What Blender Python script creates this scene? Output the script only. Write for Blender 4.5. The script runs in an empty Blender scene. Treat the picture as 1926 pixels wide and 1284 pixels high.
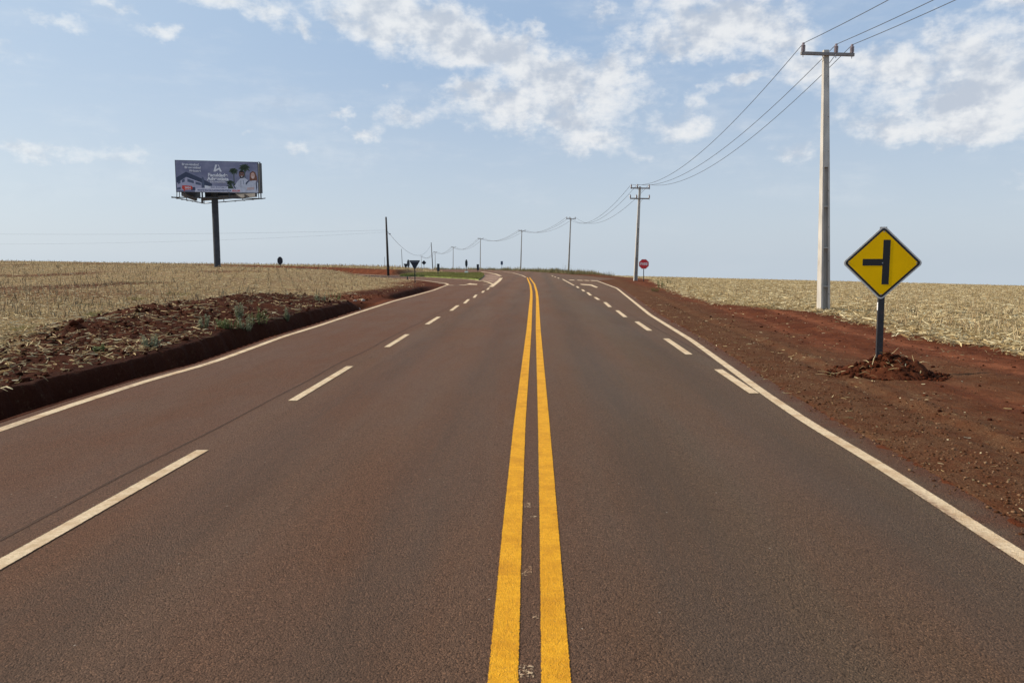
import bpy, bmesh, math, random
import numpy as np
from mathutils import Vector, Matrix
R = math.radians
random.seed(7); rng = np.random.default_rng(11)
scene = bpy.context.scene
C = scene.collection

# ------------------------------------------------------------------ camera
CAMH = 1.85; F = 1444.5; HY = 490.0
PIT = math.atan((642 - HY) / F)
cam_d = bpy.data.cameras.new('camera'); cam = bpy.data.objects.new('camera', cam_d); C.objects.link(cam)
cam_d.sensor_width = 36; cam_d.lens = F / 1926 * 36; cam_d.clip_start = 0.05; cam_d.clip_end = 9000
cam.location = (0, 0, CAMH); cam.rotation_euler = (math.pi / 2 - PIT, 0, 0)
scene.camera = cam

# ------------------------------------------------------------------ light
SUN_EL = R(31); SUN_AZ = R(-79)          # azimuth clockwise from +Y: the sun stands to the left and a little ahead
SKY_STRENGTH = 0.085
sd = Vector((math.sin(SUN_AZ) * math.cos(SUN_EL), math.cos(SUN_AZ) * math.cos(SUN_EL), math.sin(SUN_EL)))
sl = bpy.data.lights.new('sun', 'SUN'); so = bpy.data.objects.new('sun', sl); C.objects.link(so)
sl.energy = 4.8; sl.angle = R(0.6); sl.color = (1.0, 0.89, 0.73)
so.rotation_euler = sd.to_track_quat('Z', 'Y').to_euler(); so.location = (-40, 20, 60)
scene.view_settings.view_transform = 'Standard'; scene.view_settings.look = 'None'
scene.view_settings.exposure = 0.13; scene.view_settings.gamma = 1.0

# ------------------------------------------------------------------ node helpers
class NT:
    def __init__(s, tree): s.t = tree; s.n = tree.nodes; s.l = tree.links
    def new(s, ty, **kw):
        n = s.n.new(ty)
        for k, v in kw.items(): setattr(n, k, v)
        return n
    def put(s, sock, v):
        if isinstance(v, bpy.types.NodeSocket): s.l.new(v, sock)
        elif v is not None:
            if isinstance(v, (tuple, list)) and sock.type == 'RGBA' and len(v) == 3: v = (*v, 1)
            sock.default_value = v
    def m(s, op, a, b=None, c=None, clamp=False):
        n = s.new('ShaderNodeMath', operation=op, use_clamp=clamp)
        for i, v in enumerate((a, b, c)):
            if v is not None: s.put(n.inputs[i], v)
        return n.outputs[0]
    def v(s, op, a, b=None, c=None, out=0):
        n = s.new('ShaderNodeVectorMath', operation=op)
        for i, x in enumerate((a, b, c)):
            if x is not None: s.put(n.inputs[i], x)
        return n.outputs[out]
    def mix(s, f, a, b, blend='MIX'):
        n = s.new('ShaderNodeMix', data_type='RGBA', blend_type=blend)
        s.put(n.inputs['Factor'], f) if False else s.put(n.inputs[0], f)
        s.put(n.inputs[6], a); s.put(n.inputs[7], b)
        return n.outputs[2]
    def noise(s, vec, scale, detail=4, rough=0.55, out=0, lac=2.0):
        n = s.new('ShaderNodeTexNoise'); s.put(n.inputs['Vector'], vec)
        n.inputs['Scale'].default_value = scale; n.inputs['Detail'].default_value = detail
        n.inputs['Roughness'].default_value = rough; n.inputs['Lacunarity'].default_value = lac
        return n.outputs[out]
    def ss(s, x, a, b, lo=0.0, hi=1.0):
        n = s.new('ShaderNodeMapRange', interpolation_type='SMOOTHSTEP')
        s.put(n.inputs[0], x)
        for i, q in enumerate((a, b, lo, hi)): s.put(n.inputs[i + 1], q)
        return n.outputs[0]
    def attr(s, name, out='Fac'):
        n = s.new('ShaderNodeAttribute', attribute_name=name); return n.outputs[out]
    def scale(s, vec, xyz): return s.v('MULTIPLY', vec, xyz)
    def sep(s, vec):
        n = s.new('ShaderNodeSeparateXYZ'); s.put(n.inputs[0], vec); return n.outputs
    def comb(s, x, y, z):
        n = s.new('ShaderNodeCombineXYZ')
        for i, q in enumerate((x, y, z)): s.put(n.inputs[i], q)
        return n.outputs[0]
    def bump(s, h, strength=0.5, dist=0.02, normal=None):
        n = s.new('ShaderNodeBump'); s.put(n.inputs['Height'], h)
        n.inputs['Strength'].default_value = strength; n.inputs['Distance'].default_value = dist
        if normal is not None: s.put(n.inputs['Normal'], normal)
        return n.outputs[0]

def mat(name):
    m = bpy.data.materials.new(name); m.use_nodes = True
    nt = NT(m.node_tree); b = m.node_tree.nodes['Principled BSDF']
    return m, nt, b
def wpos(nt):
    return nt.new('ShaderNodeNewGeometry').outputs['Position']
def opos(nt):
    return nt.new('ShaderNodeTexCoord').outputs['Object']

def simple(name, col, rough=0.7, var=0.15, scale=6.0, metal=0.0, bump=0.0, stretch=(1, 1, 1), dirt=None, spec=0.4):
    m, nt, b = mat(name)
    p = nt.scale(opos(nt), stretch)
    n = nt.noise(p, scale, 5, 0.6)
    f = nt.ss(n, 0.3, 0.7)
    c = nt.mix(f, tuple(x * (1 - var) for x in col), tuple(min(1, x * (1 + var)) for x in col))
    if dirt:
        d = nt.ss(nt.noise(p, scale * 0.6, 6, 0.65), 0.5, 0.72)
        c = nt.mix(nt.m('MULTIPLY', d, dirt[1]), c, dirt[0])
    nt.put(b.inputs['Base Color'], c)
    b.inputs['Roughness'].default_value = rough; b.inputs['Metallic'].default_value = metal
    b.inputs['Specular IOR Level'].default_value = spec
    if bump: nt.put(b.inputs['Normal'], nt.bump(nt.noise(p, scale * 6, 3), bump, 0.01))
    return m

# ------------------------------------------------------------------ sky with clouds
def px_dir(px, py):
    a = (px - 963) / F; b = (642 - py) / F
    return Vector((a, math.cos(PIT) + b * math.sin(PIT), -math.sin(PIT) + b * math.cos(PIT)))
world = bpy.data.worlds.new('World'); scene.world = world; world.use_nodes = True
wt = NT(world.node_tree); bg = world.node_tree.nodes['Background']
sky = wt.new('ShaderNodeTexSky', sky_type='NISHITA'); sky.sun_disc = False
sky.sun_elevation = SUN_EL; sky.sun_rotation = SUN_AZ; sky.air_density = 1.0; sky.dust_density = 2.2; sky.ozone_density = 2.0; sky.altitude = 400
g = wt.new('ShaderNodeTexCoord').outputs['Generated']
gx, gy, gz = wt.sep(g)[:3]
az = wt.m('ARCTAN2', gx, gy)
el = wt.m('ARCTAN2', gz, wt.m('SQRT', wt.m('ADD', wt.m('MULTIPLY', gx, gx), wt.m('MULTIPLY', gy, gy))))
ae = wt.comb(az, wt.m('MULTIPLY', el, 1.25), 0.0)
w1 = wt.noise(ae, 9.0, 5, 0.6, out=1); w2 = wt.noise(ae, 26.0, 4, 0.6, out=1)
warp = wt.v('ADD', wt.v('MULTIPLY', wt.v('SUBTRACT', w1, (0.5, 0.5, 0.5)), (0.10, 0.06, 0)),
            wt.v('MULTIPLY', wt.v('SUBTRACT', w2, (0.5, 0.5, 0.5)), (0.045, 0.035, 0)))
pw = wt.v('ADD', wt.comb(az, el, 0.0), warp)
clouds = [  # px, py, rx, ry, amount
 (690,12,150,40,1.0),(800,55,150,55,1.1),(900,85,110,52,1.1),(980,100,62,50,.95),(1000,165,70,48,.85),(930,205,125,42,.85),(880,170,60,30,.6),
 (1062,118,62,42,.95),(1062,175,80,50,.85),(1160,120,52,46,.95),(1178,190,88,62,.9),(1050,235,130,34,.7),(1120,270,90,26,.45),
 (745,212,66,34,.8),(682,255,44,22,.85),(638,216,30,14,.5),(735,155,18,10,.45),(500,25,48,30,.8),(560,45,30,20,.5),(395,8,80,22,.75),(225,8,50,14,.5),
 (315,62,55,16,.55),(130,30,90,16,.4),(1345,30,190,62,.95),(1450,95,120,50,.75),(1300,75,90,40,.8),(1520,150,70,34,.55),(1125,15,45,28,.75),
 (1308,182,28,22,.7),(1300,240,80,34,.6),(1385,155,60,18,.6),(1620,130,90,36,.75),(1700,110,70,36,.8),(1690,195,140,48,.8),(1850,85,110,40,.9),
 (1860,180,130,80,.85),(1780,240,180,34,.55),(1490,288,60,34,.5),(1760,45,50,24,.5),(1900,5,70,18,.6),(60,282,55,18,.45),(200,292,80,18,.38),
 (580,290,50,16,.42),(480,243,22,10,.35),(1190,300,60,18,.35),(2050,150,140,120,.8),(2150,300,160,60,.5),(-120,60,120,30,.5),(-200,240,150,40,.4),(1400,-90,260,60,.8),(700,-90,220,50,.9)]
acc = None
for (cx, cy, rx, ry, am) in clouds:
    d = px_dir(cx, cy); a0 = math.atan2(d.x, d.y); e0 = math.atan2(d.z, math.hypot(d.x, d.y))
    sx = F / (rx * 1.38) ; sy = F / (ry * 1.45)
    q = wt.v('MULTIPLY_ADD', pw, (sx, sy, 0), (-a0 * sx, -e0 * sy, 0))
    if am < 0.7: am += 0.26
    f = wt.ss(wt.v('LENGTH', q, out=1), 1.0, 0.0, 0.0, am)
    acc = f if acc is None else wt.m('ADD', acc, wt.m('MULTIPLY', f, wt.m('SUBTRACT', 1.25, acc, clamp=True)))
n1 = wt.noise(ae, 16.0, 9, 0.62)
ae2 = wt.v('ADD', ae, (0.012, -0.016, 0)); n1b = wt.noise(ae2, 16.0, 4, 0.55)
n3 = wt.noise(wt.v('MULTIPLY', ae, (1.0, 1.6, 1)), 60.0, 5, 0.6)
dens = wt.m('ADD', acc, wt.m('ADD', wt.m('MULTIPLY', wt.m('SUBTRACT', n1, 0.5), 1.9), wt.m('MULTIPLY', wt.m('SUBTRACT', n3, 0.5), 0.6)))
alpha = wt.m('MULTIPLY', wt.ss(dens, 0.18, 1.12), wt.ss(acc, 0.02, 0.34))
thin = wt.m('MULTIPLY', wt.ss(wt.noise(wt.v('MULTIPLY', ae, (0.8, 2.2, 1)), 7.0, 7, 0.62), 0.45, 0.8), wt.ss(el, 0.02, 0.14, 0.05, 0.36))
alpha = wt.m('MAXIMUM', wt.m('MULTIPLY', alpha, 0.90), thin)
lit = wt.m('ADD', wt.m('ADD', wt.m('MULTIPLY', wt.m('SUBTRACT', n1, n1b), 3.8), wt.m('MULTIPLY', wt.m('SUBTRACT', n3, 0.5), 0.9)), wt.ss(dens, 1.5, 0.6, -0.22, 0.30), )
ccol = wt.mix(wt.ss(lit, -0.40, 0.50), (0.49, 0.54, 0.62), (0.79, 0.80, 0.81))
# background: physical sky, slightly veiled by dry-season dust close to the horizon
skc = wt.v('SCALE', sky.outputs[0], None); skc.node.inputs['Scale'].default_value = SKY_STRENGTH
skm = wt.mix(0.5, skc, (0.40, 0.52, 0.68))
veil = wt.mix(wt.ss(el, 0.0, 0.30), (0.62, 0.69, 0.755), (0.35, 0.49, 0.70))
skf = wt.mix(0.62, skm, veil)
fin = wt.mix(alpha, skf, ccol)
# the ring of bright haze round the sun side
gl = wt.ss(wt.v('DOT_PRODUCT', wt.v('NORMALIZE', g), tuple(sd), out=1), 0.2, 1.0)
fin = wt.mix(wt.m('MULTIPLY', gl, 0.28), fin, (0.80, 0.90, 0.93))
wt.put(bg.inputs[0], fin); bg.inputs[1].default_value = 1.0

# ------------------------------------------------------------------ pixel to place
def G(px, py, z=0.0):
    d = px_dir(px, py); t = (z - CAMH) / d.z
    return (d.x * t, d.y * t)
def P(px, py, Y):
    d = px_dir(px, py); t = Y / d.y
    return Vector((d.x * t, Y, CAMH + d.z * t))

# ------------------------------------------------------------------ noise in numpy
_perm = rng.permutation(512); _perm = np.concatenate([_perm, _perm, _perm])
_gr = rng.uniform(0, 2 * np.pi, 512); _gx = np.cos(_gr); _gy = np.sin(_gr)
def perlin(x, y):
    xi = np.floor(x).astype(np.int64); yi = np.floor(y).astype(np.int64)
    xf = x - xi; yf = y - yi; u = xf * xf * xf * (xf * (xf * 6 - 15) + 10); v = yf * yf * yf * (yf * (yf * 6 - 15) + 10)
    def gd(ix, iy, dx, dy):
        h = _perm[(_perm[ix & 511] + (iy & 511))] & 511
        return _gx[h] * dx + _gy[h] * dy
    a = gd(xi, yi, xf, yf); b = gd(xi + 1, yi, xf - 1, yf); c = gd(xi, yi + 1, xf, yf - 1); d = gd(xi + 1, yi + 1, xf - 1, yf - 1)
    return (a + u * (b - a) + v * ((c + u * (d - c)) - (a + u * (b - a)))) * 1.4
def fbm(x, y, s, o=4, r=0.5):
    t = 0; a = 1; n = 0
    for i in range(o):
        t = t + a * perlin(x * s + 17.3 * i, y * s - 9.1 * i); n += a; a *= r; s *= 2.03
    return t / n
def sst(x, a, b):
    t = np.clip((x - a) / (b - a), 0, 1); return t * t * (3 - 2 * t)

# ------------------------------------------------------------------ the plan of the road, from its painted lines
WLR = [G(*p) for p in [(1926,1050),(1650,872),(1516.6,793),(1433,736),(1368,688.5),(1300.5,639.8),(1222.5,592),(1183.5,560.7),(1160,542),(1121,527.5)]]
WLL = [G(*p) for p in [(0,808.6),(96.6,774.4),(187,744.8),(280,715),(336,699.6),(392.5,684),(448.6,663.8),(529.6,634),(600,612.4),(673,588),(742,565.7),(776,556.8),(815,546),(843,535.3)]]
def ext(poly, pts0, pts1): return pts0 + poly + pts1
dR = (WLR[0][0] - WLR[2][0]) / (WLR[0][1] - WLR[2][1])
R0 = (WLR[0][0] + dR * (-25 - WLR[0][1]), -25.0)
WLRx = [R0] + WLR
dL = (WLL[0][0] - WLL[7][0]) / (WLL[0][1] - WLL[7][1])
L0 = (WLL[0][0] + dL * (-25 - WLL[0][1]), -25.0)
WLLx = [L0] + WLL
YEL_C = [G(*p) for p in [(996,1284),(996.5,900),(1003.5,620)]]
dY = (YEL_C[0][0] - YEL_C[2][0]) / (YEL_C[0][1] - YEL_C[2][1])
# centre of the yellow pair
YC = [(YEL_C[0][0] + dY * (-25 - YEL_C[0][1]), -25.0), YEL_C[0], YEL_C[1], YEL_C[2], G(1004.8,560), G(1003.6,545), G(1000.5,533), (1.85, 84.0), (1.4, 95), (0.2, 117), (-1.4, 131), (-4.6,143), (-12,157), (-26,172), (-60,198), (-130,235)]
XRp = [(x + 0.36, y) for x, y in WLRx] + [(10.6, 78), (9.6, 88), (7.6, 104), (5.6, 116), (3.8, 128), (0, 143), (-6, 157), (-18, 172.5), (-45, 194), (-130, 246)]
XLp = [(x - 0.22, y) for x, y in WLLx] + [(-6.0, 62), (-6.2, 72), (-5.6, 84), (-6.3, 104), (-8.6, 122), (-13, 134), (-22, 147), (-45, 165), (-130, 212)]
def IX(p):
    ys = np.array([q[1] for q in p]); xs = np.array([q[0] for q in p]); return lambda y: np.interp(y, ys, xs)
XR = IX(XRp); XL = IX(XLp)
NEp = [(-400, 275), (-200, 200), (-100, 152), (-60, 132), (-38, 114), (-22, 97), (-11.5, 79), (-8.3, 71.5), (-4.9, 59.3), (0, 50)]
FEp = [(-400, 290), (-200, 216), (-100, 166), (-60, 146), (-38, 128), (-24, 112), (-15.5, 98.5), (-11.5, 112), (-9.5, 124), (-9.0, 135)]
YN = lambda x: np.interp(x, [p[0] for p in NEp], [p[1] for p in NEp])
YF = lambda x: np.interp(x, [p[0] for p in FEp], [p[1] for p in FEp])
def crest(Y): return -0.0115 * np.where(Y > 150, (np.maximum(Y - 150, 0) ** 2) / (np.maximum(Y - 150, 0) + 25), 0)
# edge of the straw on the right, and its ragged line
FRp = [(8.5, -25), (8.9, 0)] + [G(*p) for p in [(1926,668),(1850,652),(1700,628),(1610,606),(1560,590),(1480,583),(1400,578),(1340,569),(1290,556),(1258,545),(1240,533),(1226,525)]] + [(15.5, 92), (14, 110), (9, 125), (4, 143), (-6, 163), (-50, 205), (-130, 260)]
FRp = sorted([(p[0], p[1]) for p in FRp], key=lambda q: q[1]); XF = IX(FRp)

def H(X, Y, fine=True):
    X = np.asarray(X, float); Y = np.asarray(Y, float)
    xr = XR(Y); xl = XL(Y); dr = X - xr; dl = xl - X
    z = np.zeros_like(X)
    # right of the road: the field falls away gently
    right = dr > 0
    zr = -0.0245 * np.maximum(0, X - 11) - 0.0085 * np.maximum(0, Y - 30) * sst(dr, 1, 14)
    zr = zr + 0.10 * fbm(X, Y, 0.05, 2) * sst(dr, 4, 14)
    z = np.where(right, zr, z)
    # left of the road
    near = (Y < YN(X)) & (dl > 0)
    far = (Y > YF(X)) & (dl > 0)
    prof = np.interp(dl, [0, 2, 9, 11, 15, 27, 36, 68, 200], [0, 0.04, 0.2, 0.42, 0.82, 0.98, 1.14, 1.74, 2.6])
    zl = prof * sst(Y, 10, 78) * sst(YN(X) - Y, 0, 7) * sst(dl, 0.6, 6)
    zl = zl - 0.010 * np.maximum(0, -12 - Y)
    z = np.where(near, zl, z)
    zf = (0.62 + 0.010 * np.maximum(0, -X - 15)) * sst(Y - YF(X), 0.3, 4.0) * sst(dl, 1.0, 9.0) * sst(-X, 8, 15)
    zf = np.where(Y > 150, zf * np.exp(-np.maximum(Y - 150, 0) / 400), zf)
    z = np.where(far, zf, z)
    # ditch and bank at the left edge
    if fine:
        wob = 0.20 * fbm(X, Y, 0.35, 3) + 0.16 * fbm(X, Y, 1.3, 3, 0.6) + 0.07 * fbm(X, Y, 5.0, 2, 0.6)
        dd = dl + wob * sst(dl, 0.15, 0.6)
        dep = np.interp(Y, [-25, 27, 31.5, 33.5, 37.5, 40, 51, 54.5], [1, 1, .9, .12, .05, .5, .55, 0])
        ditch = -0.48 * dep * sst(dd, 0.08, 0.30) * (1 - sst(dd, 0.60, 0.92))
        bank = 0.13 * np.maximum(dep, 0.1) * sst(dd, 0.6, 0.95) * (1 - sst(dd, 1.5, 5.5))
        berm = 0.55 * np.exp(-((dl - 3.9) / 2.0) ** 2) * sst(Y, 12, 22) * (1 - sst(Y, 30, 36))
        berm = berm * (1 + 0.5 * fbm(X, Y, 0.5, 2))
        pit = -0.55 * np.exp(-((dl - 0.75) / 0.42) ** 2 - ((Y - 33.2) / 0.9) ** 2)
        rough = sst(dl, 0.7, 1.6) * (0.05 * fbm(X, Y, 1.6, 4, 0.6) + 0.05 * np.abs(fbm(X, Y, 3.5, 3, 0.6)))
        rough = rough * (1 + 1.2 * np.exp(-((dl - 3.0) / 2.2) ** 2)) * sst(60 - Y, 0, 8)
        z = np.where(near, z + ditch + bank + berm + pit + rough, z)
        # shoulder on the right: tyre ruts running with the road, ripples
        s = dr
        rut = -0.030 * np.exp(-((s - 1.15 - 0.10 * fbm(X, Y, 0.12, 1)) / 0.16) ** 2) - 0.022 * np.exp(-((s - 2.7) / 0.22) ** 2) * sst(Y, 4, 9)
        rut = rut + 0.022 * np.exp(-((s - 1.45) / 0.14) ** 2) + 0.035 * np.exp(-((s - 3.6 - 0.2 * fbm(X, Y, .1, 1)) / 0.35) ** 2)
        rd = 0.040 * fbm(X, Y, 0.45, 3) + 0.030 * fbm(X, Y, 2.2, 4, 0.6) + 0.012 * fbm(X * 3, Y * 0.8, 3.0, 2)
        z = np.where(right, z + (rut + rd) * sst(s, 0.1, 0.9) + 0.006, z)
        # ploughed banks of the far field
        z = np.where(far, z + 0.05 * fbm(X, Y, 0.7, 3), z)
    # pavement footprint sits a little lower than the asphalt sheets
    rag = 0.16 * fbm(X, Y, 0.8, 3, 0.6) + 0.16 * fbm(X, Y, 5.0, 3, 0.7)
    inr = 1 - sst(dr + rag, -0.10, 0.06)
    inl = 1 - sst(dl + rag * 0.4, -0.05, 0.06)
    on = inr * inl
    z = z * 1.0
    z = np.where((dr <= 0) & (dl <= 0), 0.012, z)
    z = z * (1 - on) - 0.035 * on
    side = (Y >= YN(X)) & (Y <= YF(X)) & (dl > -0.3) & (X < -3)
    z = np.where(side, -0.035, z)
    return z + crest(Y)
def Hs(x, y): return float(H(np.array([x]), np.array([y]))[0])

# ------------------------------------------------------------------ object helpers
def mesh_np(name, verts, faces, material, parent=None, attrs=None, smooth=False, loc=None):
    """faces: (n,k) int array or list of such arrays"""
    me = bpy.data.meshes.new(name)
    fl = faces if isinstance(faces, list) else [faces]
    fl = [f for f in fl if len(f)]
    nv = len(verts); me.vertices.add(nv); me.vertices.foreach_set('co', np.asarray(verts, np.float32).ravel())
    tot = sum(f.size for f in fl); nf = sum(len(f) for f in fl)
    me.loops.add(tot); me.polygons.add(nf)
    me.loops.foreach_set('vertex_index', np.concatenate([f.ravel() for f in fl]).astype(np.int32))
    ls = []; st = 0
    for f in fl:
        k = f.shape[1]; ls.append(st + np.arange(len(f)) * k); st += f.size
    me.polygons.foreach_set('loop_start', np.concatenate(ls).astype(np.int32))
    if smooth: me.polygons.foreach_set('use_smooth', np.ones(nf, bool))
    me.update(calc_edges=True)
    for k, a in (attrs or {}).items():
        at = me.attributes.new(k, 'FLOAT', 'POINT'); at.data.foreach_set('value', np.asarray(a, np.float32))
    me.materials.append(material)
    o = bpy.data.objects.new(name, me); C.objects.link(o)
    if parent: o.parent = parent
    if loc is not None: o.location = loc
    return o
def obj(name, bm, material, parent=None, smooth=False, bevel=0.0):
    if bevel > 0:
        bmesh.ops.bevel(bm, geom=[e for e in bm.edges if e.is_manifold and e.calc_face_angle(0) > 0.6], offset=bevel, segments=2, affect='EDGES', profile=0.6)
    me = bpy.data.meshes.new(name); bm.to_mesh(me); bm.free()
    if smooth:
        for p in me.polygons: p.use_smooth = True
    me.materials.append(material)
    o = bpy.data.objects.new(name, me); C.objects.link(o)
    if parent: o.parent = parent
    return o
def thing(name, label, cat, loc=(0, 0, 0), rot=(0, 0, 0), group=None):
    o = bpy.data.objects.new(name, None); C.objects.link(o); o.empty_display_size = 0.3
    o.location = loc; o.rotation_euler = rot
    o['label'] = label; o['category'] = cat
    if group: o['group'] = group
    return o
def tag(o, label=None, cat=None, group=None, kind=None):
    if label: o['label'] = label
    if cat: o['category'] = cat
    if group: o['group'] = group
    if kind: o['kind'] = kind
    return o
def frustum(bm, p0, p1, s0, s1):
    p0 = Vector(p0); p1 = Vector(p1); vs = []
    for p, s in ((p0, s0), (p1, s1)):
        for sx, sy in ((-1, -1), (1, -1), (1, 1), (-1, 1)):
            vs.append(bm.verts.new((p.x + sx * s[0] / 2, p.y + sy * s[1] / 2, p.z)))
    for f in ((3, 2, 1, 0), (4, 5, 6, 7), (0, 1, 5, 4), (1, 2, 6, 5), (2, 3, 7, 6), (3, 0, 4, 7)): bm.faces.new([vs[i] for i in f])
def box(bm, c, s, M=None):
    r = bmesh.ops.create_cube(bm, size=1.0)['verts']
    for v in r:
        v.co = Vector((v.co.x * s[0], v.co.y * s[1], v.co.z * s[2])) + Vector(c)
        if M: v.co = M @ v.co
def tube(bm, pts, rad, n=8, cap=True):
    pts = [Vector(p) for p in pts]; rings = []
    for i, p in enumerate(pts):
        t = (pts[min(i + 1, len(pts) - 1)] - pts[max(i - 1, 0)]).normalized()
        up = Vector((0, 0, 1)) if abs(t.z) < 0.9 else Vector((1, 0, 0))
        a = t.cross(up).normalized(); b = a.cross(t).normalized()
        r = rad[i] if isinstance(rad, (list, tuple)) else rad
        rings.append([bm.verts.new(p + (a * math.cos(2 * math.pi * k / n) + b * math.sin(2 * math.pi * k / n)) * r) for k in range(n)])
    for i in range(len(rings) - 1):
        for k in range(n):
            bm.faces.new((rings[i][k], rings[i][(k + 1) % n], rings[i + 1][(k + 1) % n], rings[i + 1][k]))
    if cap:
        bm.faces.new(rings[0][::-1]); bm.faces.new(rings[-1])
def lathe(bm, prof, c=(0, 0, 0), n=14):
    rings = [[bm.verts.new((c[0] + r * math.cos(2 * math.pi * k / n), c[1] + r * math.sin(2 * math.pi * k / n), c[2] + z)) for k in range(n)] for r, z in prof]
    for i in range(len(rings) - 1):
        for k in range(n): bm.faces.new((rings[i][k], rings[i][(k + 1) % n], rings[i + 1][(k + 1) % n], rings[i + 1][k]))
    bm.faces.new(rings[0][::-1]); bm.faces.new(rings[-1])
def poly_xz(bm, pts, y0, y1):
    """closed outline in the XZ plane (counter-clockwise seen from -Y) extruded from y0 (front) to y1"""
    a = [bm.verts.new((x, y0, z)) for x, z in pts]; b = [bm.verts.new((x, y1, z)) for x, z in pts]
    bm.faces.new(a); bm.faces.new(b[::-1]); n = len(pts)
    for i in range(n): bm.faces.new((a[(i + 1) % n], a[i], b[i], b[(i + 1) % n]))
def rounded(pts, r, k=4):
    out = []; n = len(pts)
    for i in range(n):
        p = Vector(pts[i]); a = Vector(pts[i - 1]); b = Vector(pts[(i + 1) % n])
        da = (a - p).normalized(); db = (b - p).normalized(); ang = da.angle(db); L = r / math.tan(ang / 2)
        p0 = p + da * L; p1 = p + db * L; c = p + (da + db).normalized() * (r / math.sin(ang / 2))
        v0 = p0 - c; v1 = p1 - c
        for j in range(k + 1):
            t = j / k; v = v0.lerp(v1, t).normalized() * r; out.append((c.x + v.x, c.y + v.y))
    return out
def ngon(n, r, ph=0): return [(r * math.cos(2 * math.pi * i / n + ph), r * math.sin(2 * math.pi * i / n + ph)) for i in range(n)]
def text_obj(name, body, size, material, parent, loc, width=None, shear=0.0, bold=0.0, rot=(math.pi / 2, 0, 0), spacing=1.0, align='CENTER'):
    cu = bpy.data.curves.new(name, 'FONT'); cu.body = body; cu.size = size; cu.align_x = align; cu.align_y = 'CENTER'
    cu.extrude = 0.003; cu.offset = bold; cu.shear = shear; cu.space_character = spacing
    to = bpy.data.objects.new(name + '_c', cu); C.objects.link(to)
    dg = bpy.context.evaluated_depsgraph_get(); dg.update()
    me = bpy.data.meshes.new_from_object(to.evaluated_get(dg))
    bpy.data.objects.remove(to)
    if width:
        xs = [v.co.x for v in me.vertices]; w = max(xs) - min(xs)
        for v in me.vertices: v.co.x *= width / w
    me.materials.clear(); me.materials.append(material); me.name = name
    o = bpy.data.objects.new(name, me); C.objects.link(o); o.parent = parent; o.location = loc; o.rotation_euler = rot
    return o

# ------------------------------------------------------------------ ground
def ground_material():
    m, nt, b = mat('soil'); p = wpos(nt)
    straw = nt.attr('straw'); grav = nt.attr('gravel'); dark = nt.attr('dark'); grn = nt.attr('green')
    n_big = nt.noise(p, 0.35, 4, 0.6); n_mid = nt.noise(p, 2.4, 5, 0.65); n_fin = nt.noise(p, 22, 5, 0.7); n_gr = nt.noise(p, 75, 3, 0.7)
    soil = nt.mix(nt.ss(n_big, 0.3, 0.7), (0.088, 0.0235, 0.0098), (0.132, 0.039, 0.0165))
    soil = nt.mix(nt.m('MULTIPLY', nt.ss(n_mid, 0.40, 0.70), 0.75), soil, (0.058, 0.0135, 0.0055))
    soil = nt.mix(nt.m('MULTIPLY', nt.ss(nt.noise(nt.scale(p, (1.6, 0.35, 1)), 1.3, 4, 0.6), 0.52, 0.68), 0.60), soil, (0.20, 0.066, 0.029))
    soil = nt.mix(nt.m('MULTIPLY', nt.ss(n_fin, 0.35, 0.75), 0.40), soil, (0.155, 0.058, 0.028))
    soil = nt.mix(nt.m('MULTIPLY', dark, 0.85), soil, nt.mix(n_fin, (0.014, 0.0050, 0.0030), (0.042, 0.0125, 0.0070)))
    trk = nt.attr('track'); soil = nt.mix(nt.m('MULTIPLY', trk, nt.ss(nt.noise(p, 1.7, 5, 0.7), 0.34, 0.6)), soil, (0.27, 0.092, 0.043))
    gcol = nt.mix(nt.ss(n_gr, 0.35, 0.68), (0.062, 0.026, 0.012), (0.200, 0.108, 0.055))
    gcol = nt.mix(nt.m('MULTIPLY', nt.ss(n_mid, 0.42, 0.62), 0.6), gcol, (0.095, 0.030, 0.012))
    soil = nt.mix(nt.m('MULTIPLY', grav, nt.ss(nt.m('ADD', n_fin, nt.m('MULTIPLY', grav, 0.25)), 0.42, 0.66)), soil, gcol)
    # litter of dry maize leaves
    sp = nt.noise(nt.scale(p, (1.0, 1.0, 1.0)), 14, 5, 0.75)
    sp2 = nt.noise(p, 3.2, 3, 0.6)
    thr = nt.m('ADD', nt.m('MULTIPLY', sp, 0.75), nt.m('MULTIPLY', sp2, 0.25))
    f = nt.ss(nt.m('ADD', thr, nt.m('MULTIPLY', straw, 0.42)), 0.55, 0.84)
    scol = nt.mix(nt.ss(nt.noise(p, 40, 4, 0.7), 0.3, 0.7), (0.10, 0.062, 0.032), (0.47, 0.35, 0.18))
    scol = nt.mix(nt.ss(nt.noise(p, 0.22, 3, 0.6), 0.40, 0.64, 0.0, 0.40), scol, (0.30, 0.185, 0.105))
    col = nt.mix(nt.m('MULTIPLY', f, nt.ss(straw, 0.0, 0.12)), soil, scol)
    col = nt.mix(nt.m('MULTIPLY', grn, nt.ss(n_fin, 0.35, 0.6)), col, (0.085, 0.10, 0.032))
    nt.put(b.inputs['Base Color'], col); b.inputs['Roughness'].default_value = 0.97; b.inputs['Specular IOR Level'].default_value = 0.04
    h = nt.m('ADD', nt.m('MULTIPLY', n_fin, 1.0), nt.m('MULTIPLY', n_gr, 0.35))
    nt.put(b.inputs['Normal'], nt.bump(h, 0.75, 0.045))
    return m
rowsY = [-25.0]
while rowsY[-1] < 900:
    y = rowsY[-1]; a = abs(y)
    rowsY.append(y + max(0.055, (0.0065 * y if y > 0 else 0.05 * a)) if y < 300 else y + 0.03 * y)
rowsY = np.array(rowsY)
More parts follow.
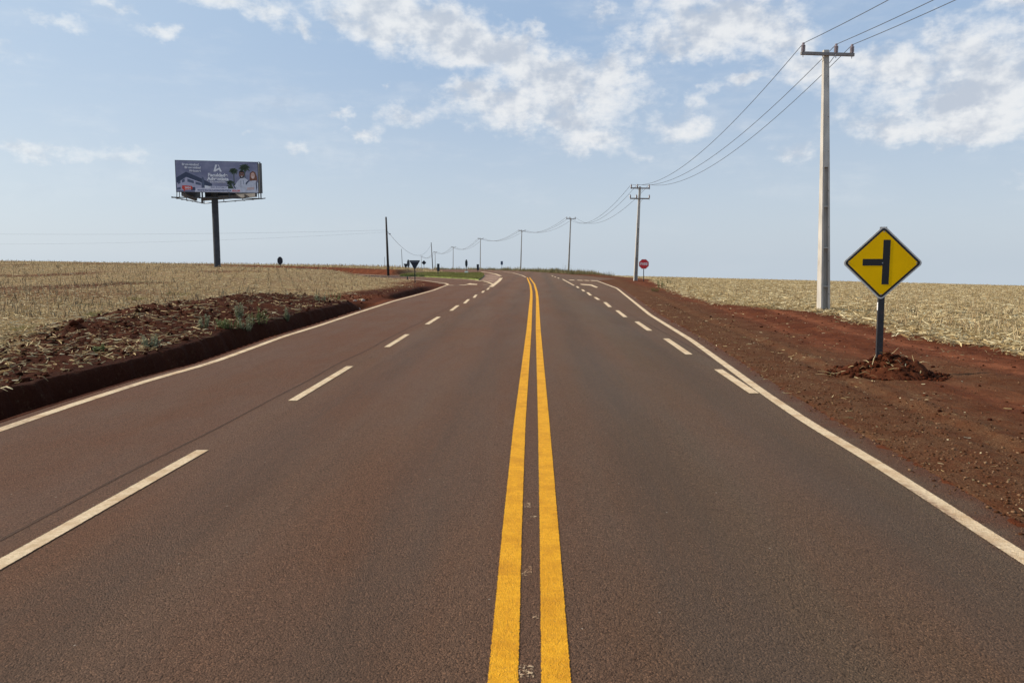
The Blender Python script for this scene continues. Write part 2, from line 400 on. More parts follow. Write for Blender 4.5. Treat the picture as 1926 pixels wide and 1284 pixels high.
ucol = np.concatenate([-np.geomspace(6.0, 0.86, 60)[:-1], np.linspace(-0.86, -0.30, 420)[:-1], np.linspace(-0.30, 0.26, 150)[:-1], np.linspace(0.26, 0.86, 440)[:-1], np.geomspace(0.86, 6.0, 60)])
off = np.maximum(np.abs(rowsY) * 0 + 6.0, 0)
YY, UU = np.meshgrid(rowsY, ucol, indexing='ij')
XX = UU * (np.maximum(YY, 0) + 6.0)
ZZ = H(XX, YY)
dl_ = XL(YY) - XX; dr_ = XX - XR(YY)
fx = XX - XF(YY) + 0.9 * fbm(XX, YY, 0.6, 4, 0.6)
straw = sst(fx, -0.2, 0.5) * 1.0
straw = np.maximum(straw, 0.22 * sst(dr_, 0.5, 1.0) * sst(fbm(XX, YY, 0.8, 3), 0.05, 0.5))
nearL = (YY < YN(XX)) & (dl_ > 0.0); farL = (YY > YF(XX)) & (dl_ > 0.6)
sL = sst(dl_ + 1.6 * fbm(XX, YY, 0.30, 4, 0.6) - np.interp(YY, [0, 14, 24, 30, 36, 50], [1.0, 3.0, 6.2, 6.8, 3.0, 1.4]), 0.0, 3.0)
redp = np.maximum(sst(fbm(XX + 40, YY * 0.7, 0.10, 3), 0.12, 0.4) * sst(YY, 22, 45), 0.8 * np.exp(-((XX + 23) / 7) ** 2 - ((YY - 36) / 5) ** 2))
sL = sL * (1 - 0.75 * redp)
straw = np.where(nearL, 0.05 + 0.62 * sL, straw)
# side-road banks are bare red soil
bankF = 1 - sst(YY - YF(XX), 5.0, 9.0); bankN = 1 - sst(YN(XX) - YY + 1.2 * fbm(XX, YY, 0.3, 2), 0.5, 2.5)
straw = np.where(farL, np.maximum(0.78 * (1 - bankF * sst(-XX, 12, 17)), 0), straw)
straw = np.where(nearL, straw * (1 - 0.8 * bankN), straw)
dark = np.where(nearL, np.maximum((1 - sL) * 0.75, (1 - sst(dl_, 1.1, 1.6)) * (0.45 + 0.55 * sst(dl_, 0.25, 0.5))), 0.0)  # dark soil of bank and ditch, with the ditch's shade painted in
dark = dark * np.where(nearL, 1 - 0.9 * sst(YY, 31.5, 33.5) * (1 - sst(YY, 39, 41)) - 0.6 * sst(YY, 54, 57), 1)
grav = np.where(dr_ > 0, 0.85 - 0.85 * sst(dr_ + 0.9 * fbm(XX, YY, 0.35, 3), 1.3, 3.3), 0.0)
grav = np.maximum(grav, 0.85 * np.exp(-((dr_ - 3.2) / 0.9) ** 2 - ((YY - 12.5) / 3.0) ** 2))
tw = 0.5 * fbm(XX, YY, 0.15, 3); track = np.where(dr_ > 0, 0.8 * np.exp(-((dr_ - 4.3 + tw) / 0.35) ** 2) + 0.7 * np.exp(-((dr_ - 6.1 + tw * 1.5) / 0.5) ** 2) + 0.45 * np.exp(-((dr_ - 2.6 + tw) / 0.22) ** 2), 0.0)
green = 0.6 * np.where((dl_ > 4) & (YY > 16) & nearL, sst(fbm(XX, YY, 0.28, 3), 0.22, 0.5), 0.0)
gy = sst(YY, 108, 125) * (dr_ > 0) * (1 - sst(dr_, 3.5, 6.0)); green = np.maximum(green, 0.9 * gy)
nr, nc = XX.shape
idx = np.arange(nr * nc).reshape(nr, nc)
fc = np.stack([idx[:-1, :-1], idx[:-1, 1:], idx[1:, 1:], idx[1:, :-1]], -1).reshape(-1, 4)
GM = ground_material()
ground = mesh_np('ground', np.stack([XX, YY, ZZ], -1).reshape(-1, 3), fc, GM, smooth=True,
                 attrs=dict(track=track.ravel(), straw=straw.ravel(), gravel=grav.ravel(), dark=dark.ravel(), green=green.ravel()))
tag(ground, kind='structure')

# ------------------------------------------------------------------ asphalt
def asphalt_nodes(nt, b):
    p = wpos(nt); e = nt.attr('edge'); side = nt.attr('turnlane')
    x, y, z = nt.sep(p)[:3]
    al = nt.comb(nt.m('SUBTRACT', x, nt.m('MULTIPLY', y, 0.033)), nt.m('MULTIPLY', y, 0.06), 0.0)
    st = nt.noise(al, 1.1, 4, 0.6); st2 = nt.noise(al, 4.5, 4, 0.65); cl = nt.noise(nt.scale(p, (1.0, 0.16, 1)), 0.75, 5, 0.6)
    base = nt.mix(nt.ss(st, 0.34, 0.66), (0.156, 0.078, 0.045), (0.160, 0.098, 0.064))
    base = nt.mix(nt.m('MULTIPLY', nt.ss(cl, 0.44, 0.70), 0.55), base, (0.150, 0.080, 0.048))
    base = nt.mix(nt.m('MULTIPLY', nt.ss(st2, 0.50, 0.75), 0.45), base, (0.100, 0.052, 0.033))
    lane = nt.ss(nt.m('SUBTRACT', x, nt.m('MULTIPLY', y, 0.033)), -0.6, 1.6)
    base = nt.mix(nt.m('MULTIPLY', lane, nt.ss(cl, 0.25, 0.6, 0.95, 0.60)), base, (0.126, 0.090, 0.059))
    base = nt.mix(nt.m('MULTIPLY', nt.ss(nt.noise(al, 0.75, 5, 0.6), 0.44, 0.62), 0.40), base, (0.172, 0.088, 0.051))
    base = nt.mix(nt.m('MULTIPLY', side, nt.ss(nt.noise(p, 0.8, 5, 0.65), 0.25, 0.8, 0.35, 0.95)), base, (0.148, 0.070, 0.040))
    dust = nt.m('MULTIPLY', nt.ss(nt.m('ADD', e, nt.m('MULTIPLY', nt.m('SUBTRACT', nt.noise(p, 2.2, 5, 0.7), 0.5), 0.9)), 0.45, -0.15), 0.85)
    base = nt.mix(nt.ss(nt.noise(nt.scale(p, (1.0, 0.25, 1)), 0.9, 6, 0.7), 0.38, 0.62, 0.0, 0.45), base, (0.150, 0.098, 0.070))
    base = nt.mix(dust, base, nt.mix(nt.noise(p, 18, 4), (0.100, 0.036, 0.018), (0.150, 0.058, 0.030)))
    gr = nt.noise(p, 190, 3, 0.75); g2 = nt.noise(p, 60, 4, 0.7)
    vo = nt.new('ShaderNodeTexVoronoi', feature='F1'); nt.put(vo.inputs['Vector'], p); vo.inputs['Scale'].default_value = 100; vo.inputs['Randomness'].default_value = 1.0
    v = vo.outputs['Distance']
    base = nt.mix(nt.ss(gr, 0.32, 0.66), nt.mix(1.0, base, (0.56, 0.53, 0.51), 'MULTIPLY'), nt.mix(1.0, base, (1.42, 1.38, 1.34), 'MULTIPLY'))
    base = nt.mix(nt.ss(g2, 0.46, 0.34, 0.0, 0.55), base, nt.mix(1.0, base, (0.42, 0.36, 0.32), 'MULTIPLY'))  # shade of the crevices between stones, put into the asphalt colour
    cr_ = nt.sep(vo.outputs['Color'])[0]
    base = nt.mix(nt.ss(cr_, 0.80, 0.92, 0.0, 0.55), base, nt.mix(1.0, base, (1.9, 1.8, 1.7), 'MULTIPLY'))
    base = nt.mix(nt.ss(cr_, 0.16, 0.06, 0.0, 0.6), base, nt.mix(1.0, base, (0.35, 0.32, 0.30), 'MULTIPLY'))
    for k_, a_ in ((0.9, .16), (2.4, .16), (-1.0, .14), (-2.6, .14)):
        wx = nt.m('ABSOLUTE', nt.m('SUBTRACT', nt.sep(al)[0], k_ + 0.1)); base = nt.mix(nt.m('MULTIPLY', nt.ss(wx, 0.55, 0.05), nt.ss(st2, 0.3, 0.6, a_, a_ * 2.2)), base, (0.085, 0.062, 0.048))
    # stray pale chips
    vc = nt.new('ShaderNodeTexVoronoi', feature='F1'); nt.put(vc.inputs['Vector'], p); vc.inputs['Scale'].default_value = 7.0
    sp = nt.m('MULTIPLY', nt.ss(vc.outputs['Distance'], 0.055, 0.035), nt.ss(nt.noise(p, 3.1, 1), 0.52, 0.60))
    base = nt.mix(nt.m('MULTIPLY', sp, 0.8), base, (0.42, 0.35, 0.27))
    nt.put(b.inputs['Base Color'], base)
    nt.put(b.inputs['Roughness'], nt.ss(cl, 0.3, 0.7, 0.74, 0.86)); b.inputs['Specular IOR Level'].default_value = 0.10
    h = nt.m('ADD', nt.m('MULTIPLY', v, -1.1), nt.m('ADD', nt.m('MULTIPLY', g2, 2.2), nt.m('MULTIPLY', gr, 0.9)))
    nt.put(b.inputs['Normal'], nt.bump(h, 1.0, 0.011))
AM, ant, ab = mat('asphalt'); asphalt_nodes(ant, ab)
def IXs(p): return IX(p)
WLLf = IX(WLLx + [(-5.6, 62), (-4.6, 80), (-5.8, 104), (-8, 122), (-45, 163), (-130, 210)])
DASHL = [(-3.9 - 0.05, -25)] # placeholder, replaced below
dash_px_L = [((0,1065),(392,847)), ((541,754),(665,689)), ((722,653),(771,629)), ((799,610),(829,596)), ((845,584.5),(864,574.5)), ((871,570.5),(884,563)), ((889,560),(898,554.5)), ((905,550.5),(912,547)), ((914.5,545),(921.5,541.3))]
dash_px_R = [((1428,740),(1343,695)), ((1303,667),(1247,637)), ((1227,622),(1193,605)), ((1180.5,596.5),(1157,584)), ((1151,577.5),(1134.5,568.5)), ((1129,564),(1116.5,559)), ((1113.5,555.6),(1102.5,550)), ((1101,548),(1093,544.4)), ((1090,541.7),(1083,538.5)), ((1081.5,537),(1056.6,525)), ((1052.7,523.7),(1048,522.3)), ((1046,521.5),(1042.6,520.3)), ((1041,519.7),(1037,518.4))]
def centre(pairs, w, sgn):
    out = []
    for a, b_ in pairs:
        ka = w / 2 * (a[1] - HY) / CAMH; kb = w / 2 * (b_[1] - HY) / CAMH
        out.append(((a[0] + sgn * ka, a[1]), (b_[0] - sgn * kb, b_[1])))
    return out
dash_px_L = [((0, 1062), (381, 847))] + centre(dash_px_L[1:], 0.125, 1); dash_px_R = centre(dash_px_R, 0.14, -1)
dl_line = [G(*p) for d in dash_px_L for p in d]; dr_line = [G(*p) for d in dash_px_R for p in d]
kk = (dl_line[0][0] - dl_line[5][0]) / (dl_line[0][1] - dl_line[5][1])
XD = IX([(dl_line[0][0] + kk * (-25 - dl_line[0][1]), -25)] + dl_line + [(-5.5, 300)])
XDr = IX([(30, 7.6)] + dr_line + [(4.5, 300)])
def road_mesh():
    ys = [-25.0]
    while ys[-1] < 235: ys.append(ys[-1] + max(0.5, 0.012 * abs(ys[-1])))
    ys = np.array(ys); t = np.linspace(0, 1, 61)
    X = XL(ys)[:, None] + (XR(ys) - XL(ys))[:, None] * t; Y = np.repeat(ys[:, None], 61, 1)
    Z = crest(Y)
    edge = np.minimum(np.where(Y < 55, X - XL(Y) + 0.35, 3.0), XR(Y) - X - 0.02)
    wl = IX(WLRx + [(9.0, 80), (3.0, 130), (-130, 240)])
    turn = np.maximum(sst(XD(Y) - X - 0.16, 0, 0.10), 0.45 * sst(X - XDr(Y), 0.1, 0.5) * (Y > 14))
    n, c = X.shape; i = np.arange(n * c).reshape(n, c)
    f = np.stack([i[:-1, :-1], i[:-1, 1:], i[1:, 1:], i[1:, :-1]], -1).reshape(-1, 4)
    return mesh_np('road', np.stack([X, Y, Z], -1).reshape(-1, 3), f, AM, attrs=dict(edge=edge.ravel(), turnlane=turn.ravel()))
road = road_mesh(); tag(road, kind='structure')
def side_mesh():
    xs = -np.concatenate([np.linspace(3.2, 40, 60), np.linspace(42, 300, 60)])
    t = np.linspace(0, 1, 12)
    y0 = YN(xs) - 0.1; y1 = np.where(xs > -8.5, 112, YF(xs)) + 0.1
    Y = y0[:, None] + (y1 - y0)[:, None] * t; X = np.repeat(xs[:, None], 12, 1)
    Z = crest(Y) - 0.006
    n, c = X.shape; i = np.arange(n * c).reshape(n, c)
    f = np.stack([i[:-1, :-1], i[1:, :-1], i[1:, 1:], i[:-1, 1:]], -1).reshape(-1, 4)[:, ::-1]
    return mesh_np('side_road', np.stack([X, Y, Z], -1).reshape(-1, 3), f, AM, attrs=dict(edge=np.minimum(Y - y0[:, None], y1[:, None] - Y).ravel(), turnlane=np.full(X.size, 0.3)))
side_road = side_mesh(); tag(side_road, kind='structure')

# ------------------------------------------------------------------ painted markings (parts of the road)
def paint_material(name, c0, c1, dirtc, wear=0.5, worn=0.0):
    m, nt, b = mat(name); p = wpos(nt); e = nt.attr('across'); w = nt.attr('wear')
    col = nt.mix(nt.ss(nt.noise(p, 30, 4, 0.65), 0.3, 0.7), c0, c1)
    col = nt.mix(nt.m('MULTIPLY', nt.ss(nt.noise(p, 3.5, 5, 0.65), 0.40, 0.70), 0.75), col, dirtc)
    gr = nt.noise(p, 150, 2, 0.6)
    col = nt.mix(nt.ss(gr, 0.38, 0.26, 0.0, 0.55), col, (0.12, 0.07, 0.04))
    col = nt.mix(nt.m('MULTIPLY', w, nt.ss(nt.noise(p, 12, 5, 0.7), 0.36, 0.62)), col, (0.20, 0.095, 0.06))
    nt.put(b.inputs['Base Color'], col); b.inputs['Roughness'].default_value = 0.7; b.inputs['Specular IOR Level'].default_value = 0.1
    col = nt.mix(nt.ss(nt.noise(p, 62, 4, 0.7), 0.44, 0.34, 0.0, 0.30), col, (0.22, 0.12, 0.06)); nt.put(b.inputs['Base Color'], col)
    nt.put(b.inputs['Normal'], nt.bump(nt.m('ADD', nt.noise(p, 55, 4, 0.7), gr), 0.9, 0.010))
    # ragged rim where the paint thins over the stone
    rag = nt.m('ADD', nt.m('MULTIPLY', nt.m('SUBTRACT', nt.noise(p, 75, 3, 0.7), 0.5), 0.018), nt.m('MULTIPLY', nt.m('SUBTRACT', nt.noise(p, 12, 3, 0.7), 0.5), 0.008))
    a = nt.ss(nt.m('ADD', e, rag), 0.003, 0.007)
    if worn: a = nt.m('MULTIPLY', a, nt.ss(nt.noise(p, 55, 3, 0.7), 0.50, 0.56))
    tr = nt.new('ShaderNodeBsdfTransparent'); mx = nt.new('ShaderNodeMixShader')
    nt.put(mx.inputs[0], a); nt.put(mx.inputs[1], tr.outputs[0]); nt.put(mx.inputs[2], b.outputs[0])
    nt.put(nt.n['Material Output'].inputs[0], mx.outputs[0])
    return m
WHITE = paint_material('white_road_paint', (0.64, 0.47, 0.285), (0.82, 0.64, 0.42), (0.50, 0.31, 0.16))
YELLOW = paint_material('yellow_road_paint', (0.70, 0.315, 0.012), (0.83, 0.40, 0.022), (0.56, 0.23, 0.012))
GHOST = paint_material('worn_marking_paint', (0.50, 0.36, 0.22), (0.60, 0.42, 0.26), (0.45, 0.24, 0.12), worn=1)
def strip(name, pts, width, material, z=0.004, wearf=None, step=0.6, cut=None, parent=None):
    """a painted band along a world polyline"""
    P0 = np.array(pts, float); seg = np.hypot(*np.diff(P0, axis=0).T); s = np.concatenate([[0], np.cumsum(seg)])
    n = max(2, int(s[-1] / step) + 1); t = np.linspace(0, s[-1], n)
    x = np.interp(t, s, P0[:, 0]); y = np.interp(t, s, P0[:, 1])
    if n > 12 and s[-1] > 60:
        k = 3; ker = np.ones(k) / k
        x[1:-1] = np.convolve(x, ker, 'valid'); y[1:-1] = np.convolve(y, ker, 'valid')
    tx = np.gradient(x); ty = np.gradient(y); l = np.hypot(tx, ty); nx = -ty / l; ny = tx / l
    if cut: nx, ny = np.full(n, cut[0]), np.full(n, cut[1])      # ends cut square to the traffic
    hw = width / 2 + 0.008; lat = np.array([-hw, -hw * 0.5, 0, hw * 0.5, hw])
    X = x[:, None] + nx[:, None] * lat; Y = y[:, None] + ny[:, None] * lat
    Z = crest(Y) + z
    e = np.repeat((hw - np.abs(lat))[None], n, 0); endd = np.minimum(t, s[-1] - t)[:, None]
    w = np.zeros_like(X) if wearf is None else wearf(X, Y, np.repeat(lat[None] / hw, n, 0))
    i = np.arange(X.size).reshape(X.shape)
    f = np.stack([i[:-1, :-1], i[1:, :-1], i[1:, 1:], i[:-1, 1:]], -1).reshape(-1, 4)
    o = mesh_np(name, np.stack([X, Y, Z], -1).reshape(-1, 3), f, material, parent=parent or road, attrs=dict(across=e.ravel(), wear=w.ravel()))
    return o
def along(poly, y0, y1, dx=0.0):
    fX = IX(poly); ys = np.linspace(y0, y1, max(3, int((y1 - y0) / 0.8)))
    return [(float(fX(y)) + dx, float(y)) for y in ys]
# yellow pair: offset grows from painted pixel positions of each line
YLp = [G(*p) for p in [(946,1284),(963,1000),(977,800),(995,620)]]; YRp = [G(*p) for p in [(1046,1284),(1033,1000),(1023,800),(1012.3,620)]]
def stretch(p, tail):
    d = (p[0][0] - p[2][0]) / (p[0][1] - p[2][1]); return [(p[0][0] + d * (-25 - p[0][1]), -25.0)] + p + tail
yl = stretch(YLp, [G(999.2, 560), G(999.3, 548), G(997.5, 536), G(991.5, 522)])
yr = stretch(YRp, [G(1010.6, 560), G(1009.2, 548), G(1005, 534), G(996, 522)])
strip('yellow_centre_line', yl, 0.128, YELLOW, step=0.35); strip('yellow_centre_line', yr, 0.125, YELLOW, step=0.35)
strip('centre_line', [(1.55, 86), (1.27, 96), (0.15, 117), (-1.4, 130), (-4.2, 141), (-11, 154), (-24, 169)], 0.16, WHITE)
def wear_r(X, Y, l): return 0.95 * sst(fbm(X, Y, 0.55, 3), 0.0, 0.35) * (Y < 9) * sst(l * 0.8 + fbm(X, Y, 2.0, 2), -0.3, 0.6)
strip('edge_line', WLRx, 0.128, WHITE, wearf=wear_r, step=0.5)
def wear_l(X, Y, l): return 0.55 * sst(fbm(X, Y, 1.5, 3), 0.05, 0.4)
strip('edge_line', WLLx, 0.135, WHITE, wearf=wear_l, step=0.5)
for i, (a, b_) in enumerate(dash_px_L):
    A, B = G(*a), G(*b_)
    if i == 0: A = (B[0] + (A[0] - B[0]) * 1.25, B[1] + (A[1] - B[1]) * 1.25)
    strip('lane_dash', [A, B], 0.115 if i < 3 else 0.13, WHITE, z=0.0065, step=0.3, cut=(-1, 0.0))
for i, (a, b_) in enumerate(dash_px_R):
    strip('lane_dash', [G(*a), G(*b_)], 0.135 if i < 4 else 0.14, WHITE, z=0.0065, step=0.3, cut=(-1, 0.0))
SEAM = paint_material('bitumen_seam', (0.070, 0.038, 0.023), (0.088, 0.048, 0.029), (0.11, 0.052, 0.028))
strip('pavement_seam', [(x - 0.30 + 0.02 * math.sin(y * 1.7), y) for x, y in along([(dl_line[0][0] + kk * (-25 - dl_line[0][1]), -25)] + dl_line, -10, 52)], 0.022, SEAM, z=0.0025, step=0.5)
strip('pavement_seam', [(x + 0.26 + 0.02 * math.sin(y * 1.3), y) for x, y in along([(30, 7.6)] + dr_line, 14.5, 60)], 0.022, SEAM, z=0.0025, step=0.5)
for (px, py, w, L) in [(992, 950, .040, .11), (985, 1077, .026, .10), (996, 1073, .02, .12), (1007, 1160, .03, .04), (983, 1262, .03, .11), (996, 1262, .03, .11), (1005, 972, .05, .03)]:
    c = G(px, py); strip('ghost_marking', [(c[0], c[1] - L / 2), (c[0], c[1] + L / 2)], w, GHOST, step=0.02)
# junction markings
strip('edge_line', [G(843,535.3), G(838,532.8), G(795,527.4), (-11.5,78), (-20,93.5), (-36,111.5)], 0.20, WHITE, z=0.006, parent=side_road)
strip('edge_line', [G(910,529), G(877,525.6), G(807,522), (-14.4, 92.5), (-22,106), (-36,124)], 0.20, WHITE, z=0.006, parent=side_road)
strip('lane_dash', [G(844,536.3), G(853.5,536.5)], 0.5, WHITE, cut=(0, 1))
strip('lane_dash', [G(908,535.3), G(917,534.6)], 0.4, WHITE, cut=(0, 1))
strip('island_line', [G(923,539.6), G(930,534.5), G(938,528.5), G(943,522.7)], 0.32, WHITE, z=0.007)
strip('island_line', [G(927,534.6), G(918,530.8), G(908,528.6), G(895,526.8)], 0.22, WHITE, z=0.006)
strip('island_line', [G(941.5,519), G(932,515.3), G(920,513), G(905,511)], 0.35, WHITE, z=0.006)
strip('island_line', [G(876,515.3), G(865,513.2), G(853,511.6)], 0.40, WHITE, z=0.006)
def flat_poly(name, pts, material, z=0.005):
    v = [(x, y, float(crest(np.array(y))) + z) for x, y in pts]
    return mesh_np(name, np.array(v), np.arange(len(v))[None], material, parent=road, attrs=dict(across=np.full(len(v), 0.1), wear=np.zeros(len(v))))
def arrow(px, py, yaw, bend, L=5.5, w=0.22, name='arrow_marking'):
    c = G(px, py); ca, sa = math.cos(yaw), math.sin(yaw)
    # stem, then a head bent to one side
    sh = [(-w/2, 0), (w/2, 0), (w/2, L*.62), (bend*0.9 + (0.0), L*.80), (bend*0.9 + bend*.0, L*.72), (bend*1.7, L*.92), (bend*0.75, L*1.05), (bend*0.8, L*.95), (-w/2, L*.70)]
    if bend < 0: pass
    pts = [(c[0] + ca * x - sa * y, c[1] + sa * x + ca * y) for x, y in sh]
    return flat_poly(name, pts if bend > 0 else pts, WHITE)
# left-turn lane arrow (seen very foreshortened), right-lane bent arrow
flat_poly('arrow_marking', [G(864,536.2), G(864,535.7), G(875,535.6), G(884,532.6), G(888,533.6), G(898,534.3), G(897,535.6), G(878,535.2), G(876,536.3)], WHITE)
flat_poly('arrow_marking', [G(884,513.6), G(889,512.3), G(894,513.6), G(891,514.0), G(887,514.0)], WHITE)
flat_poly('arrow_marking', [G(1091.5,534.0), G(1096,534.2), G(1113,535.2), G(1125,540.3), G(1121,541.2), G(1111,537.1), G(1096,535.7), G(1092,535.2)], WHITE)
for a, b_ in [((1071,526.6),(1080.5,526.8)), ((1086,527.0),(1096,527.3)), ((1099,527.3),(1108,527.6)), ((1111,527.7),(1121,528.0))]:
    A, B = G(*a), G(*b_); strip('yield_dash', [A, B], 2.0, WHITE, step=0.5, cut=(0, 1))

# ------------------------------------------------------------------ grass island at the junction
isl_px = [(752,519.0),(771,516.6),(800,514.8),(840,514.3),(870,515.6),(905,515.0),(910.5,518.5),(906,523.5),(900,527.0),(880,524.8),(840,522.8),(800,520.6)]
isl = [G(*p) for p in isl_px]
def inpoly(x, y, poly):
    r = np.zeros(x.shape, bool); n = len(poly)
    for i in range(n):
        x0, y0 = poly[i]; x1, y1 = poly[(i + 1) % n]
        c = ((y0 > y) != (y1 > y)) & (x < (x1 - x0) * (y - y0) / (y1 - y0 + 1e-12) + x0); r ^= c
    return r
bm = bmesh.new(); top = [bm.verts.new((x, y, 0.10)) for x, y in isl]; bot = [bm.verts.new((x, y, -0.05)) for x, y in isl]
cc = bm.verts.new((sum(p[0] for p in isl) / len(isl), sum(p[1] for p in isl) / len(isl), 0.16))
for i in range(len(isl)):
    j = (i + 1) % len(isl); bm.faces.new((top[i], top[j], cc)); bm.faces.new((bot[i], bot[j], top[j], top[i]))
bmesh.ops.recalc_face_normals(bm, faces=bm.faces)
turf = simple('turf', (0.14, 0.18, 0.035), 0.95, 0.45, 0.8)
tag(obj('grass_island', bm, turf), kind='structure')
nose_px = [(909,516.5),(925,515.4),(938,518.5),(941,520.5),(937,526.5),(929,532.8),(918,529.6),(903,526.8)]
bm = bmesh.new(); vs = [bm.verts.new((*G(*p), 0.010)) for p in nose_px]; bm.faces.new(vs); bmesh.ops.recalc_face_normals(bm, faces=bm.faces)
bmesh.ops.triangulate(bm, faces=bm.faces)
tag(obj('dirt_patch', bm, simple('island_soil', (0.22, 0.12, 0.075), 0.95, 0.3, 0.6)), kind='structure')
for a, b_ in [((906,527.6),(927,529.0)), ((912,523.6),(934,524.4)), ((915,519.8),(936,520.6))]:
    strip('hatch_marking', [G(*a), G(*b_)], 0.9, WHITE, z=0.016, step=0.5, cut=(0, 1), wearf=lambda X, Y, l: np.full_like(X, 0.8))

# ------------------------------------------------------------------ strips of vegetation in bulk
def blades(pos, yaw, tilt, length, width, curl, seg=2, taper=(1.0, 1.0, 0.35), roll=None):
    """bent flat strips; tilt = angle above the ground"""
    n = len(pos); k = seg + 1
    dx = np.cos(yaw); dy = np.sin(yaw); sx = -dy; sy = dx
    rl = np.zeros(n) if roll is None else roll
    V = np.zeros((n, k, 2, 3)); p = pos.copy()
    a = tilt.copy()
    for j in range(k):
        w = width * np.interp(j / seg, np.linspace(0, 1, len(taper)), taper) / 2
        lx = sx * np.cos(rl) - dx * np.sin(rl) * np.sin(a); ly = sy * np.cos(rl) - dy * np.sin(rl) * np.sin(a); lz = np.sin(rl) * np.cos(a)
        L = np.stack([lx, ly, lz], -1) * w[:, None]
        V[:, j, 0] = p - L; V[:, j, 1] = p + L
        p = p + np.stack([dx * np.cos(a), dy * np.cos(a), np.sin(a)], -1) * (length / seg)[:, None]
        a = a + curl / seg
    base = (np.arange(n) * k * 2)[:, None]
    fs = [np.stack([base[:, 0] + 2 * j, base[:, 0] + 2 * j + 1, base[:, 0] + 2 * j + 3, base[:, 0] + 2 * j + 2], -1) for j in range(seg)]
    return V.reshape(-1, 3), np.concatenate(fs), 2 * k
def prisms(pos, dirv, length, rad):
    n = len(pos); up = np.array([0.13, 0.21, 0.97]); a = np.cross(dirv, up); a /= np.linalg.norm(a, axis=1)[:, None] + 1e-9; b = np.cross(dirv, a)
    V = np.zeros((n, 2, 3, 3))
    for j, t in enumerate((0, 1)):
        for q in range(3):
            an = 2 * np.pi * q / 3
            V[:, j, q] = pos + dirv * (length * t)[:, None] + (a * math.cos(an) + b * math.sin(an)) * (rad * (1 - 0.25 * t))[:, None]
    base = (np.arange(n) * 6)[:, None]
    q4 = np.concatenate([np.concatenate([base + q, base + (q + 1) % 3, base + 3 + (q + 1) % 3, base + 3 + q], 1) for q in range(3)])
    t3 = base + np.array([[3, 4, 5]])
    return V.reshape(-1, 3), q4, t3, 6
def straw_material(name, cols, trans=0.25):
    m, nt, b = mat(name); t = nt.attr('tint')
    r = nt.new('ShaderNodeValToRGB'); nt.put(r.inputs[0], t); cr = r.color_ramp
    while len(cr.elements) < len(cols): cr.elements.new(0.5)
    for e, (pos, c) in zip(cr.elements, cols): e.position = pos; e.color = (*c, 1)
    nn = nt.noise(wpos(nt), 35, 2)
    c = nt.mix(nt.ss(nn, 0.3, 0.7), nt.mix(1.0, r.outputs[0], (0.75, 0.73, 0.70), 'MULTIPLY'), r.outputs[0])
    nt.put(b.inputs['Base Color'], c); b.inputs['Roughness'].default_value = 0.8; b.inputs['Specular IOR Level'].default_value = 0.12 if trans else 0.03
    tl = nt.new('ShaderNodeBsdfTranslucent'); nt.put(tl.inputs[0], c); mx = nt.new('ShaderNodeMixShader'); mx.inputs[0].default_value = trans
    nt.put(mx.inputs[1], b.outputs[0]); nt.put(mx.inputs[2], tl.outputs[0]); nt.put(nt.n['Material Output'].inputs[0], mx.outputs[0])
    return m
STRAW = straw_material('dry_maize_straw', [(0, (0.13, 0.085, 0.045)), (0.35, (0.34, 0.235, 0.11)), (0.7, (0.62, 0.475, 0.24)), (1, (0.85, 0.74, 0.47))])
STALK = straw_material('dry_maize_stalk', [(0, (0.16, 0.10, 0.055)), (0.5, (0.36, 0.26, 0.14)), (1, (0.58, 0.46, 0.27))], 0.05)
def fan(n, y0, y1, u0, u1, power=1.0):
    Y = y0 * (y1 / y0) ** (rng.random(n) ** power); X = rng.uniform(u0, u1, n) * Y
    return X, Y
def litter(name, X, Y, label_kind, lmul=1.0, wmul=1.0, tilt=0.25, tint=(0.25, 1.0), lift=0.02, mat_=None, hmax=0.06):
    n = len(X); z = np.maximum(H(X, Y), np.where((XL(Y) < X) & (X < XR(Y)), 0.004, -9)) + rng.uniform(0.0, hmax, n) + lift * 0.3
    far_ = 1 + Y / 160.0; tl_ = tilt * np.interp(Y, [12, 35, 80], [0.70, 0.22, 0.10])
    L = rng.gamma(3.2, 0.055, n).clip(0.06, 0.65) * lmul * far_; W = rng.uniform(0.010, 0.042, n) * wmul * (1 + Y / 80)
    V, Fq, k = blades(np.stack([X, Y, z], -1), rng.uniform(0, 2 * np.pi, n), rng.normal(0.12, 1, n) * tl_, L, W, rng.normal(-0.25, 0.7, n) * np.interp(Y, [12, 40], [1, .4]), 2, (0.7, 1.0, 0.4), roll=rng.normal(0, 1, n) * np.interp(Y, [12, 40], [0.6, 0.3]))
    tn = np.clip(rng.normal((tint[0] + tint[1]) / 2, (tint[1] - tint[0]) / 3.2, n), 0, 1)
    o = mesh_np(name, V, Fq, mat_ or STRAW, attrs=dict(tint=np.repeat(tn, k)))
    tag(o, kind='stuff', label=label_kind, cat='straw'); return o
def stubs(name, X, Y, label, h=(0.12, 0.42), lean=0.22, r=0.011, tint=(0.2, 1)):
    n = len(X); z = H(X, Y) - 0.02; d = np.stack([rng.normal(0, lean, n), rng.normal(0, lean, n), np.ones(n)], -1); d /= np.linalg.norm(d, axis=1)[:, None]
    L = rng.uniform(*h, n); V, q4, t3, k = prisms(np.stack([X, Y, z], -1), d, L, rng.uniform(0.7, 1.3, n) * r * (1 + Y / 110))
    o = mesh_np(name, V, [q4, t3], STALK, attrs=dict(tint=np.repeat(rng.uniform(*tint, n), k)))
    tag(o, kind='stuff', label=label, cat='stubble'); return o
